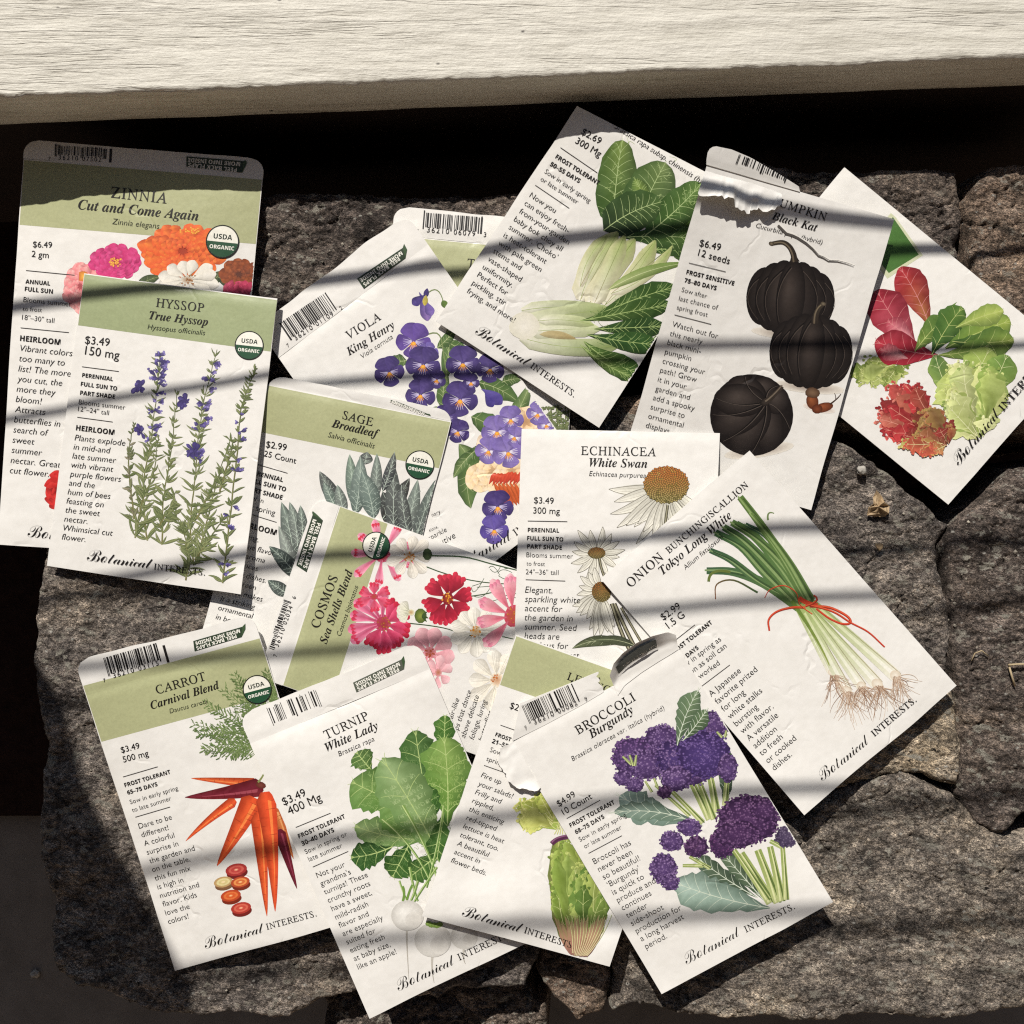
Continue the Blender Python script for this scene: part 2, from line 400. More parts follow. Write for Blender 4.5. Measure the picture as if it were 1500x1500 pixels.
M_WIRE = plain("weathered_wire", (0.03, 0.028, 0.026), (0.07, 0.06, 0.055), 200, 0.0002, 0.6)
WIRES = [  # shadow line on the packets: left and right photograph points, radius, height of what catches it
    (0, 448, 1500, 352, 0.0019, 0.003), (0, 606, 1500, 508, 0.0014, 0.003), (340, 848, 1400, 786, 0.0018, 0.003),
    (180, 1004, 1300, 886, 0.0016, 0.004), (210, 1280, 1160, 1180, 0.0018, 0.004), (480, 1402, 1060, 1360, 0.0018, 0.005)]
for k, (xa, ya, xb, yb, r, zs) in enumerate(WIRES):
    sl_ = (yb - ya) / (xb - xa)
    YW = 0.33
    pts = []
    for xx in np.linspace(-900, 2400, 40):
        yy = ya + sl_ * (xx - xa) + 5 * math.sin(xx / 170.0 + k * 1.3) * (1 if k < 2 else 0.6)
        pts.append(back_to(xx, yy, zs, YW))
    o = tube("railing_wire", pts, r, M_WIRE)
    tag(o, "thin dark horizontal wire strung behind the white sill, out of the frame", "wire", "wires strung behind the sill")

def board():  # added unseen board, outlined to cast the shade at left and lower left
    out = [(40, 1030), (92, 1120), (120, 1225), (150, 1292), (195, 1370), (285, 1530), (-900, 1560), (-900, 200), (-46, 200), (-40, 700), (-40, 1030)]
    a = [back_to(x, y, 0, 0.36) for x, y in out]
    V = [(x, 0.36, z) for x, y, z in a] + [(x, 0.385, z) for x, y, z in a]; n = len(a)
    F = [tuple(range(n)), tuple(range(2 * n - 1, n - 1, -1))] + [(i, i + n, (i + 1) % n + n, (i + 1) % n) for i in range(n)]
    o = mesh_obj("shade_board", V, F, plain("shade_board_wood", (0.08, 0.06, 0.045), (0.16, 0.12, 0.09), 40, 0.001), smooth=False)
    tag(o, "broad slanted board added behind the sill to cast shade, out of the frame", "board")
board()

# ---- unseen roof and walls added to block sky and bounce warm light
def slab(name, x0, x1, y0, y1, z0, z1, mat, label, cat):
    V = [(x, y, z) for z in (z0, z1) for y in (y0, y1) for x in (x0, x1)]
    F = [(0, 2, 3, 1), (4, 5, 7, 6), (0, 1, 5, 4), (2, 6, 7, 3), (0, 4, 6, 2), (1, 3, 7, 5)]
    tag(mesh_obj(name, V, F, mat, smooth=False), label, cat)
M_SKY_BLOCK = plain("sky_block_brown", (0.10, 0.07, 0.048), (0.18, 0.125, 0.085), 6, 0.002)
M_BOUNCE = plain("bounce_tan", (0.24, 0.185, 0.14), (0.31, 0.245, 0.185), 5, 0.002)
slab("sky_block_roof", -3.0, 3.0, -1.6, 0.3, 3.2, 3.26, M_SKY_BLOCK, "added brown roof blocking the sky overhead, out of the frame", "roof")
slab("bounce_wall", -3.0, 3.0, -1.65, -1.602, -0.15, 3.2, M_BOUNCE, "added tan wall bouncing warm sunlight back, out of the frame", "wall")
slab("sky_block_wall", -3.05, -3.002, -1.6, 0.3, -0.15, 3.2, M_SKY_BLOCK, "added brown side wall blocking sky light at left, out of the frame", "wall")
slab("sky_block_wall", 3.002, 3.05, -1.6, 0.3, -0.15, 3.2, M_SKY_BLOCK, "added brown side wall blocking sky light at right, out of the frame", "wall")
# ------------------------------------------------------------------ lettering
_MAPS = {'i': (0x1D434, 0x1D44E), 'bi': (0x1D468, 0x1D482), 'b': (0x1D400, 0x1D41A), 's': (0x1D49C, 0x1D4B6), 'sb': (0x1D5D4, 0x1D5EE)}
_SPECIAL = {'i': {'h': '\u210e'}, 's': {'B': '\u212c', 'e': '\u212f', 'g': '\u210a', 'o': '\u2134'}}
STYLES = {  # glyph set, thickening, shear, letter spacing
    'serif': ('i', 0.003, -0.26, 1.04), 'name': ('bi', -0.002, 0, 1.0), 'script': ('s', -0.005, 0.0, 0.86),
    'sans': (None, 0.0, 0, 1.0), 'light': (None, -0.009, 0, 1.0), 'lightit': (None, -0.009, 0.16, 1.0), 'bold': ('sb', 0.006, 0, 1.0),
    'ocr': (None, -0.002, 0, 1.25)}
_cache = {}
def glyphs(s, style):
    key = (s, style)
    if key in _cache: return _cache[key]
    gs, off, shear, sp = STYLES[style]
    r = ''
    for ch in s:
        if gs and ch.isascii() and ch.isalpha():
            q = _SPECIAL.get(gs, {}).get(ch)
            r += q or chr(_MAPS[gs][0] + ord(ch) - 65 if ch.isupper() else _MAPS[gs][1] + ord(ch) - 97)
        elif gs == 'sb' and ch.isdigit(): r += chr(0x1D7EC + int(ch))
        else: r += ch
    c = bpy.data.curves.new("lettering", 'FONT')
    c.body = r; c.size = 1; c.offset = off; c.shear = shear; c.space_character = sp; c.resolution_u = 3
    o = bpy.data.objects.new("lettering", c)
    me = o.to_mesh()
    v = np.array([x.co[:2] for x in me.vertices]) if len(me.vertices) else np.zeros((0, 2))
    f = [tuple(p.vertices) for p in me.polygons]
    o.to_mesh_clear(); bpy.data.objects.remove(o); bpy.data.curves.remove(c)
    _cache[key] = (v, f)
    return v, f

# ------------------------------------------------------------------ packets
HM_N = 260; HM_STEP = 8.0; HM_OFF = -220.0
HM = np.full((HM_N, HM_N), 0.0014)           # height of whatever lies beneath, on a grid of photograph points
gy, gx = np.mgrid[0:HM_N, 0:HM_N]
GX = gx * HM_STEP + HM_OFF; GY = gy * HM_STEP + HM_OFF
GAP = 0.0012; THICK = 0.00045; LAYER = 1.2e-6; EDGE = 4.0

class Packet:
    def __init__(s, label, TL, TR, BR, BL, flap=None, minc=(0, 0, 0, 0), lift=0.0, puff=0.0009, seed=0, feats=()):
        s.q = [np.array(p, float) for p in (TL, TR, BR, BL)]
        s.A = np.array([s.q[1] - s.q[0], s.q[3] - s.q[0]]).T
        s.Ai = np.linalg.inv(s.A); s.xdz = None; s.seed = seed; s.puff = puff; s.lift = lift; s.feats = feats
        s.flap = flap; s.hgt = np.linalg.norm(s.q[3] - s.q[0]); s.wid = np.linalg.norm(s.q[1] - s.q[0])
        s.du = (s.q[1] - s.q[0]) / s.wid; s.dv = (s.q[3] - s.q[0]) / s.hgt
        # bilinear correction so that the quad's fourth corner is met
        s.twist = s.q[2] - (s.q[1] + s.q[3] - s.q[0])
        u, v = s.uv(GX, GY)
        fl = (flap or 0) / s.hgt
        m = (u > -0.01) & (u < 1.01) & (v > -fl) & (v < 1.01)
        bump = s.bumps(u, v, GX, GY)
        req = HM[m] + GAP
        uu, vv = u[m], v[m]
        W = np.stack([(1 - uu) * (1 - vv), uu * (1 - vv), uu * vv, (1 - uu) * vv], 1)
        c = np.maximum(np.full(4, req.max()), minc)
        base = bump[m]
        for it in range(60):
            for k in (0, 1, 2, 3):
                slack = W @ c + base - req
                sel = W[:, k] > 0.02
                dmax = (slack[sel] / W[sel, k]).min()
                c[k] = max(c[k] - max(dmax, 0) * 0.5, minc[k])
        s.c = c
        zz = s.z_uv(u, v) + bump
        HM[m] = np.maximum(HM[m], zz[m])
        ctr = (s.q[0] + s.q[1] + s.q[2] + s.q[3]) / 4
        ob = bpy.data.objects.new("seed_packet", None); COL.objects.link(ob)
        ob.empty_display_size = 0.02
        z0 = float(s.zf(ctr[None, 0], ctr[None, 1])[0])
        X, Y, Z = px(ctr[0], ctr[1], z0 - THICK)
        s.rot = math.atan2(-s.du[1], s.du[0])
        ob.location = (X, Y, Z); ob.rotation_euler = (0, 0, s.rot)
        s.loc = np.array([X, Y, Z]); s.ob = ob
        tag(ob, label, "seed packet", "seed packets spread over the stone")
        s.ink = None
        s.pouch()
    def uv(s, x, y):
        dx = x - s.q[0][0]; dy = y - s.q[0][1]
        u = s.Ai[0, 0] * dx + s.Ai[0, 1] * dy; v = s.Ai[1, 0] * dx + s.Ai[1, 1] * dy
        for _ in range(2):
            ex = dx - u * v * s.twist[0]; ey = dy - u * v * s.twist[1]
            u = s.Ai[0, 0] * ex + s.Ai[0, 1] * ey; v = s.Ai[1, 0] * ex + s.Ai[1, 1] * ey
        return u, v
    def xy(s, u, v):
        u = np.asarray(u, float)[..., None]; v = np.asarray(v, float)[..., None]
        return s.q[0] + u * (s.q[1] - s.q[0]) + v * (s.q[3] - s.q[0]) + u * v * s.twist
    def z_uv(s, u, v):
        c = s.c; return c[0] * (1 - u) * (1 - v) + c[1] * u * (1 - v) + c[2] * u * v + c[3] * (1 - u) * v
    def bumps(s, u, v, x, y):
        uu = np.clip(u, 0, 1); vv = np.clip(v, 0, 1)
        b = s.puff * np.clip(np.sin(math.pi * uu) * np.sin(math.pi * vv), 0, 1) ** 0.7
        b = b + (vnoise(u * 2.2 + s.seed * 3.1, v * 3.3 + s.seed, s.seed) - .5) * 0.0008
        k = s.seed * 1.7; b = b + 0.0016 * math.sin(k) * (uu - .5) * (vv - .5) * 2 + 0.0011 * math.cos(k * 2.3) * ((uu - .5) ** 2 * 4 - .5) + 0.0009 * math.sin(k * 1.3 + 1) * ((vv - .5) ** 2 * 4 - .5)
        for j, (cu, cv) in enumerate(((0, 0), (1, 0), (1, 1), (0, 1))):
            am = 0.0015 * max(0, math.sin(k * (2.1 + j) + j * 1.9)); b = b + am * np.exp(-((uu - cu) ** 2 + (vv - cv) ** 2 * 2) / .045)
        b = b + np.where(v < 0, s.lift * np.clip(-v * s.hgt / 50.0, 0, 1.5), 0)
        b = b - 0.0003 * np.exp(-(v / 0.018) ** 2)
        for fx, fy, r, a in s.feats:
            b = b + a * np.exp(-(((x - fx) ** 2 + (y - fy) ** 2) / r ** 2))
        return b
    def zf(s, x, y):
        u, v = s.uv(x, y)
        return s.z_uv(u, v) + s.bumps(u, v, x, y)
    def to_local(s, x, y, dz):
        x = np.asarray(x, float); y = np.asarray(y, float)
        z = s.zf(x, y) + dz
        k = S * (H - z) / H
        X = (x - 750) * k - s.loc[0]; Y = (750 - y) * k - s.loc[1]; Z = z - s.loc[2]
        c, n = math.cos(-s.rot), math.sin(-s.rot)
        return np.stack([X * c - Y * n, X * n + Y * c, Z], -1)
    def sheet(s, name, x, y, dz=0.0, thick=THICK):
        """x, y: (m, n) arrays of photograph points -> thin closed sheet"""
        m, n = x.shape
        T = s.to_local(x, y, dz).reshape(-1, 3); B = T.copy(); B[:, 2] -= thick
        N = m * n; F = []
        for j in range(m - 1):
            for i in range(n - 1):
                a = j * n + i
                F.append((a, a + n, a + n + 1, a + 1)); F.append((N + a, N + a + 1, N + a + n + 1, N + a + n))
        ring = [i for i in range(n)] + [j * n + n - 1 for j in range(1, m)] + [(m - 1) * n + i for i in range(n - 2, -1, -1)] + [j * n for j in range(m - 2, 0, -1)]
        V = np.vstack([T, B, T[ring], B[ring]]); r0 = 2 * N; nr = len(ring)
        for k in range(nr):
            q = (k + 1) % nr; F.append((r0 + k, r0 + q, r0 + nr + q, r0 + nr + k))
        o = mesh_obj(name, V, F, M_PAPER, s.ob)
        return o
    def pouch(s):
        nu, nv = 60, 94
        u = np.linspace(0, 1, nu); v = np.linspace(0, 1, nv)
        U, V = np.meshgrid(u, v)
        xy = s.xy(U, V)
        # edges are never perfectly straight
        e = 1.1 * fbm(U * 3 + V * 4 + s.seed, V * 3, s.seed + 11, 2)
        w = np.minimum(np.minimum(U, 1 - U), np.minimum(V, 1 - V))
        e = e * np.clip(1 - w * 8, 0, 1)
        s.sheet("pouch", xy[..., 0] + e, xy[..., 1] + e)
        if s.flap:
            h = s.flap / s.hgt; r = 20 / s.hgt
            t = np.linspace(0, 1, 12); uu = np.linspace(0, 1, nu)
            T, U = np.meshgrid(t, uu, indexing='ij')
            vv = -h * T
            d = np.clip((-vv - (h - r)) / r, 0, 1)
            ins = (1 - np.sqrt(np.clip(1 - d ** 2, 0, 1))) * 22 / s.wid
            wob = 1 + 0.05 * fbm(U * 4, T * 0, s.seed + 3, 2)
            xy = s.xy(ins + U * (1 - 2 * ins), vv * wob)
            s.sheet("flap", xy[::-1, :, 0], xy[::-1, :, 1])
    # ---- printing
    def start(s, name, parent=None):
        s.V = []; s.F = []; s.C = []; s.nv = 0; s.iname = name; s.ipar = parent; s.dz0 = 190e-6
        s.LM = np.zeros((720, 720), np.int32)      # how many prints already lie over each 3-point cell
    def add(s, P, F, C):
        P = np.asarray(P, float)
        C = np.asarray(C, float)
        if C.ndim == 1: C = np.repeat(C[None], len(P), 0)
        if np.ptp(P[:, 0]) < 9 and np.ptp(P[:, 1]) < 9:
            i0, j0 = np.clip(((P.min(0) + 250) / 3).astype(int), 0, 719); i1, j1 = np.clip(((P.max(0) + 250) / 3).astype(int), 0, 719)
            lv = s.LM[j0:j1 + 1, i0:i1 + 1].max() + 1; s.LM[j0:j1 + 1, i0:i1 + 1] = lv
        else:
            pts = [P]
            for f in F:
                q = P[list(f)]; k = int(np.ptp(q, axis=0).max() / 2.5) + 2
                w = np.linspace(0, 1, k)
                if len(f) == 4:
                    U, V = (m.ravel()[:, None] for m in np.meshgrid(w, w))
                    pts.append(q[0] * (1 - U) * (1 - V) + q[1] * U * (1 - V) + q[2] * U * V + q[3] * (1 - U) * V)
                else:
                    c = q.mean(0); nx_ = np.roll(q, -1, 0)
                    for t in w:
                        e = q + (nx_ - q) * t
                        pts.append((c + (e[:, None] - c) * w[None, :, None]).reshape(-1, 2) if len(f) > 3 or k > 3 else e)
            ij = np.clip(((np.vstack(pts) + 250) / 3).astype(int), 0, 719)
            lv = s.LM[ij[:, 1], ij[:, 0]].max() + 1; s.LM[ij[:, 1], ij[:, 0]] = lv
        s.V.append(np.column_stack([P, np.full(len(P), s.dz0 + lv * LAYER)])); s.C.append(C)
        s.F += [tuple(i + s.nv for i in f) for f in F]; s.nv += len(P)
    def end(s):
        if not s.V: return None
        V = np.vstack(s.V); C = np.vstack(s.C)
        T = np.array([(f[0], f[i], f[i + 1]) for f in s.F for i in range(1, len(f) - 1)])
        P = V[T]; K = C[T]; done = []
        while len(P):                      # cut every triangle fine enough to follow the paper
            e = np.stack([np.hypot(*(P[:, (i + 1) % 3, :2] - P[:, i, :2]).T) for i in range(3)], 1)
            big = e.max(1) > EDGE
            done.append((P[~big], K[~big])); P = P[big]; K = K[big]; e = e[big]
            if not len(P): break
            i0 = e.argmax(1); n = np.arange(len(P)); i1 = (i0 + 1) % 3; i2 = (i0 + 2) % 3
            pm = (P[n, i0] + P[n, i1]) / 2; km = (K[n, i0] + K[n, i1]) / 2
            P, K = (np.concatenate([np.stack([A[n, i0], m, A[n, i2]], 1), np.stack([m, A[n, i1], A[n, i2]], 1)]) for A, m in ((P, pm), (K, km)))
        P = np.concatenate([d[0] for d in done]); K = np.concatenate([d[1] for d in done])
        u, v = s.uv(P[..., 0], P[..., 1])
        lo = -(s.flap or 0) / s.hgt + 0.004 if s.flap else 0.001
        ok = ((u > 0.0025) & (u < 0.9975) & (v > lo) & (v < 0.996)).all(1)
        P = P[ok]; K = K[ok]
        if not len(P): return None
        L = s.to_local(P[..., 0].ravel(), P[..., 1].ravel(), P[..., 2].ravel())
        if s.xdz is not None: L[:, 2] += s.xdz(P[..., 0].ravel(), P[..., 1].ravel())
        n = len(P)
        cr = np.cross(P[:, 1, :2] - P[:, 0, :2], P[:, 2, :2] - P[:, 0, :2])
        idx = np.arange(3 * n, dtype=np.int32).reshape(n, 3)
        idx[cr > 0] = idx[cr > 0][:, ::-1]
        me = bpy.data.meshes.new(s.iname)
        me.vertices.add(3 * n); me.vertices.foreach_set("co", L.astype(np.float32).ravel())
        me.loops.add(3 * n); me.loops.foreach_set("vertex_index", idx.ravel())
        me.polygons.add(n); me.polygons.foreach_set("loop_start", np.arange(0, 3 * n, 3, dtype=np.int32))
        at = me.color_attributes.new("ink", 'FLOAT_COLOR', 'POINT')
        at.data.foreach_set("color", np.concatenate([K.reshape(-1, 3), np.ones((3 * n, 1))], 1).astype(np.float32).ravel())
        me.materials.append(M_INK); me.update(calc_edges=True); me.validate()
        o = bpy.data.objects.new(s.iname, me); COL.objects.link(o); o.parent = s.ipar or s.ob
        return o
    def text(s, txt, x0, y0, x1, y1, style, col=(28, 24, 22)):
        v, f = glyphs(txt, style)
        if not len(v): return
        a, b = v[:, 0].min(), v[:, 0].max()
        d = np.array([x1 - x0, y1 - y0]); k = np.linalg.norm(d) / (b - a); d = d / np.linalg.norm(d)
        up = np.array([d[1], -d[0]])
        P = np.array([x0, y0]) + ((v[:, 0] - a) * k)[:, None] * d + (v[:, 1] * k)[:, None] * up
        s.add(P, f, lin(col))
        return k
    def textk(s, txt, x0, y0, d, k, style, col=(40, 36, 33)):
        v, f = glyphs(txt, style)
        if not len(v): return
        d = np.array(d, float); d /= np.linalg.norm(d); up = np.array([d[1], -d[0]])
        P = np.array([x0, y0]) + ((v[:, 0] - v[:, 0].min()) * k)[:, None] * d + (v[:, 1] * k)[:, None] * up
        s.add(P, f, lin(col))
    def rule(s, x0, y0, x1, y1, w=0.9, col=(60, 56, 52)):
        d = np.array([x1 - x0, y1 - y0], float); n = np.array([d[1], -d[0]]); n = n / np.linalg.norm(n) * w / 2
        t = np.linspace(0, 1, 12)[:, None]; A = np.array([x0, y0]) + t * d
        P = np.vstack([A + n, A - n]); m = len(t)
        s.add(P, [(i, i + 1, m + i + 1, m + i) for i in range(m - 1)], lin(col))
    def patch(s, quad, col, n=20, m=8):
        q = [np.array(p, float) for p in quad]
        U, V = np.meshgrid(np.linspace(0, 1, n), np.linspace(0, 1, m))
        U = U.ravel()[:, None]; V = V.ravel()[:, None]
        P = q[0] * (1 - U) * (1 - V) + q[1] * U * (1 - V) + q[2] * U * V + q[3] * (1 - U) * V
        s.add(P, [(j * n + i, (j + 1) * n + i, (j + 1) * n + i + 1, j * n + i + 1) for j in range(m - 1) for i in range(n - 1)], lin(col))
    def band(s, v1, v0=0.004, col=(172, 175, 132)):
        s.start("header_band"); s.dz0 = 25e-6
        a, b, c, d = (s.xy(np.array(u), np.array(v)) for u, v in ((0.0035, v0), (0.9965, v0), (0.9965, v1), (0.0035, v1)))
        s.patch((a, b, c, d), col, 40, 24); s.end()
    def lines(s, name, rows):
        """rows of (style, text, x0, y0, x1, y1)"""
        s.start(name)
        for r in rows:
            if r[0] == 'rule': s.rule(*r[1:])
            else: s.text(r[1], *r[2:6], r[0], *(r[6:7]))
        return s.end()
    def block(s, txt, x0, y0, x1, y1, step, style='lightit', col=(30, 27, 24)):
        L = txt.split('/'); s.start("description_text")
        v, f = glyphs(L[0], style)
        d = np.array([x1 - x0, y1 - y0]); k = np.linalg.norm(d) / (v[:, 0].max() - v[:, 0].min())
        for i, t in enumerate(L):
            if t: s.textk(t, x0 + step[0] * i, y0 + step[1] * i, d, k, style, col)
        s.end()
    def brand(s, a, b, txt2="INTERESTS."):
        s.start("brand_lettering")
        if a: s.text("Botanical", *a, 'script', (24, 21, 20))
        if b: s.text(txt2, *b, 'serif', (24, 21, 20))
        s.end()
    def seal(s, cx, cy, r, ang):
        s.start("organic_seal")
        s.disc(cx, cy, r, r, 0, (22, 26, 22), (22, 26, 22), 40)
        s.disc(cx, cy, r * .925, r * .925, 0, (236, 234, 222), (236, 234, 222), 40)
        a = math.radians(ang); d = np.array([math.cos(a), math.sin(a)]); dn = np.array([-d[1], d[0]])
        th = np.linspace(0.03, math.pi - .03, 26); rr = r * .925
        P = np.array([cx, cy]) + rr * (np.cos(th)[:, None] * d * 0.998 + np.sin(th)[:, None] * dn)
        s.add(P, [tuple(range(len(P)))], lin((34, 78, 52)))
        c = np.array([cx, cy])
        o = s.end()
        s.start("lettering", o); s.dz0 = 215e-6
        p = c - d * r * .56 - dn * r * .14; e = c + d * r * .56 - dn * r * .14
        s.text("USDA", *p, *e, 'bold', (30, 44, 34))
        p = c - d * r * .74 + dn * r * .46; e = c + d * r * .74 + dn * r * .46
        s.text("ORGANIC", *p, *e, 'bold', (238, 236, 226))
        s.end()
    def barcode(s, a, b, h, digits, wear=0.0, skew=0.0, dig=True):
        s.start("barcode")
        a = np.array(a, float); b = np.array(b, float); d = b - a; L = np.linalg.norm(d); d /= L
        up = np.array([d[1], -d[0]])
        rnd = random.Random(s.seed * 7 + 3)
        x = 0.0; unit = L / 95.0
        while x < L:
            w = unit * rnd.choice([1, 1, 1, 2, 2, 3]); g = unit * rnd.choice([1, 1, 2, 2, 3])
            edge = x < unit * 4 or x > L - unit * 7 or abs(x - L / 2) < unit * 3
            lo = -3.0 if edge else 0.0
            if rnd.random() >= wear:
                hh = h * (1 - 0.5 * rnd.random() * wear)
                n = 5; P = []
                for i in range(n):
                    t = lo + (hh - lo) * i / (n - 1)
                    P += [a + d * x + up * t, a + d * (x + w) + up * t]
                s.add(P, [(2 * i, 2 * i + 1, 2 * i + 3, 2 * i + 2) for i in range(n - 1)], lin((22, 20, 20)))
            x += w + g
        if dig:
            p = a - up * 7.4
            g = digits.split(' ')
            if g[0]: s.text(g[0], *(p - d * 9 - up * 2), *(p - d * 5.6 - up * 2), 'ocr')
            if g[1]: s.text(g[1], *(p + d * L * .08), *(p + d * L * .46), 'ocr')
            if g[2]: s.text(g[2], *(p + d * L * .54), *(p + d * L * .91), 'ocr')
            if g[3]: s.text(g[3], *(p + d * (L + 5)), *(p + d * (L + 8.6)), 'ocr')
        s.end()
    def peel(s, c0, c1, c2, c3, wear=False):
        """c0..c3: outer-left, outer-right, inner-right, inner-left corners; lettering upside down"""
        c0, c1, c2, c3 = (np.array(c, float) for c in (c0, c1, c2, c3))
        s.start("peel_label")
        s.patch((c0, c1, c2, c3), (46, 62, 44) if not wear else (86, 92, 80), 14, 5)
        d = (c1 - c0); d /= np.linalg.norm(d); hh = c3 - c0
        tip = [c1 - d * 0.2, c1 + d * 5 + hh * -0.22, c1 + d * 4 + hh * 0.3, c2 - d * 0.2]
        s.add(tip, [(0, 1, 2, 3)], lin((60, 84, 54)))
        o = s.end()
        s.start("lettering", o); s.dz0 = 215e-6
        w = (238, 236, 226)
        s.text("MORE INFO INSIDE", *(c1 - d * 5 + hh * .14), *(c0 + d * 2.5 + hh * .14), 'bold', w)
        s.text("PEEL BACK FLAPS", *(c2 - d * 8 - hh * .40), *(c3 + d * 3 - hh * .40), 'bold', w)
        s.end()
    # ---- drawing
    def disc(s, cx, cy, rx, ry, rot, ci, co, n=14, jit=0.0, lobes=0, lamp=0.0, hl=None):
        th = np.arange(n) * 2 * math.pi / n
        j = 1 + (np.array([R.uniform(-jit, jit) for _ in range(n)]) if jit else 0)
        if lobes: j = j * (1 + lamp * np.cos(th * lobes))
        c, q = math.cos(rot), math.sin(rot)
        P = [(cx + (hl[0] if hl else 0), cy + (hl[1] if hl else 0))]; C = [lin(ci)]
        mi = [(a + b) / 2 for a, b in zip(ci, co)]
        for f, col in ((0.55, mi), (1.0, co)):
            ex = rx * f * np.cos(th) * j; ey = ry * f * np.sin(th) * j
            off = (1 - f) if hl else 0
            for k in range(n):
                P.append((cx + ex[k] * c - ey[k] * q + (hl[0] * off if hl else 0), cy + ex[k] * q + ey[k] * c + (hl[1] * off if hl else 0)))
                C.append(lin(col))
        F = [(0, 1 + k, 1 + (k + 1) % n) for k in range(n)]
        F += [(1 + k, 1 + n + k, 1 + n + (k + 1) % n, 1 + (k + 1) % n) for k in range(n)]
        s.add(P, F, C)
    def leaf(s, p0, p1, w, c0, c1=None, bend=0.0, prof='leaf', n=9, vein=None, jag=0.0, edge=None, nv=0, vw=0.7, jit=7):
        """blade from p0 to p1, half width w; c0 at the base, c1 at the tip; edge: colour at the margins"""
        p0 = np.array(p0, float); p1 = np.array(p1, float); c1 = c1 or c0
        d = p1 - p0; L = np.linalg.norm(d) + 1e-6; pr = np.array([d[1], -d[0]]) / L
        pc = (p0 + p1) / 2 + pr * bend * L
        if prof == 'petal' and n > 4: n = int(n * 1.5)
        t = np.linspace(0, 1, n + 1)
        if prof in ('petal', 'round'): t = 1 - (1 - t) ** 1.45
        ax = ((1 - t) ** 2)[:, None] * p0 + (2 * t * (1 - t))[:, None] * pc + (t ** 2)[:, None] * p1
        tg = np.gradient(ax, axis=0); tg /= np.linalg.norm(tg, axis=1)[:, None] + 1e-9
        nr = np.stack([tg[:, 1], -tg[:, 0]], 1)
        if prof == 'leaf': wd = np.sin(math.pi * t ** 0.85) ** 0.8
        elif prof == 'petal': wd = np.sin(math.pi * np.clip(t * 0.86 + 0.04, 0, 1) ** 1.7) ** 0.75 * np.sqrt(np.clip(1 - (np.clip(t - .72, 0, 1) / .285) ** 2, 0, 1))
        elif prof == 'round': wd = np.sqrt(np.clip(1 - (2 * t - 1) ** 2, 0, 1))
        elif prof == 'spoon': wd = 0.25 + 0.75 * np.sin(math.pi * np.clip(t * 0.9, 0, 1) ** 2.0); wd[-1] *= 0.5
        elif prof == 'strap': wd = np.minimum(1, np.minimum(t * 8 + 0.35, (1 - t) * 5 + 0.12))
        elif prof == 'root': wd = np.minimum(1, t * 10 + .4) * (1 - t) ** 0.75 + 0.03
        else: wd = np.ones_like(t)
        wd = wd * w
        P = []; C = []; m = 5; edge = edge or [x * 0.82 for x in c0]
        for i in range(n + 1):
            cc = np.array(c0) * (1 - t[i]) + np.array(c1) * t[i]
            for k, q in enumerate((-1, -.5, 0, .5, 1)):
                jj = (1 + R.uniform(-jag, jag)) if abs(q) == 1 and jag else 1
                P.append(ax[i] + nr[i] * wd[i] * q * jj)
                e = abs(q); sh = 1.0 + 0.10 * q
                col = (cc * (1 - e * .6) + np.array(edge) * e * .6) * sh + R.uniform(-jit, jit)
                C.append(lin(col))
        s.add(P, [(i * m + k, i * m + k + 1, (i + 1) * m + k + 1, (i + 1) * m + k) for i in range(n) for k in range(m - 1)], C)
        if vein:
            s.line(ax, vw, vw * .4, vein)
            for k in range(nv):
                i = 1 + int((n - 2) * (k + 0.5) / nv)
                for sg in (-1, 1):
                    b = ax[i] + nr[i] * wd[min(i + 2, n)] * sg * .88 + tg[i] * L * .11
                    s.line([ax[i], (ax[i] + b) / 2 + tg[i] * L * .015, b], vw * .55, vw * .25, vein)
        return ax
    def line(s, pts, w0, w1, c0, c1=None):
        A = np.array(pts, float)
        if len(A) == 3:
            t = np.linspace(0, 1, 9)[:, None]; A = (1 - t) ** 2 * A[0] + 2 * t * (1 - t) * (2 * A[1] - (A[0] + A[2]) / 2) + t ** 2 * A[2]
        elif len(A) > 3 and len(A) < 9:      # smooth curve through the points
            E = np.vstack([2 * A[0] - A[1], A, 2 * A[-1] - A[-2]]); out = []
            for i in range(1, len(E) - 2):
                for u in np.linspace(0, 1, 6)[:-1]:
                    out.append(.5 * (2 * E[i] + (E[i + 1] - E[i - 1]) * u + (2 * E[i - 1] - 5 * E[i] + 4 * E[i + 1] - E[i + 2]) * u ** 2 + (3 * E[i] - E[i - 1] - 3 * E[i + 1] + E[i + 2]) * u ** 3))
            A = np.array(out + [E[-2]])
        n = len(A); tg = np.gradient(A, axis=0); tg /= np.linalg.norm(tg, axis=1)[:, None] + 1e-9
        nr = np.stack([tg[:, 1], -tg[:, 0]], 1); c1 = c1 or c0
        P = []; C = []
        for i in range(n):
            f = i / (n - 1); w = (w0 * (1 - f) + w1 * f) / 2
            P += [A[i] + nr[i] * w, A[i] - nr[i] * w]
            c = lin(np.array(c0) * (1 - f) + np.array(c1) * f); C += [c, c]
        s.add(P, [(2 * i, 2 * i + 1, 2 * i + 3, 2 * i + 2) for i in range(n - 1)], C)
    def poly(s, pts, col):
        s.add(pts, [tuple(range(len(pts)))], lin(col))

R = random.Random(5)
def rv(a, b): return R.uniform(a, b)
def mixc(a, b, t): return [x * (1 - t) + y * t for x, y in zip(a, b)]
# ------------------------------------------------------------------ packets, lowest first
PK = {}
def packet(key, *a, **k):
    p = Packet(*a, seed=len(PK) + 1, **k); PK[key] = p; return p

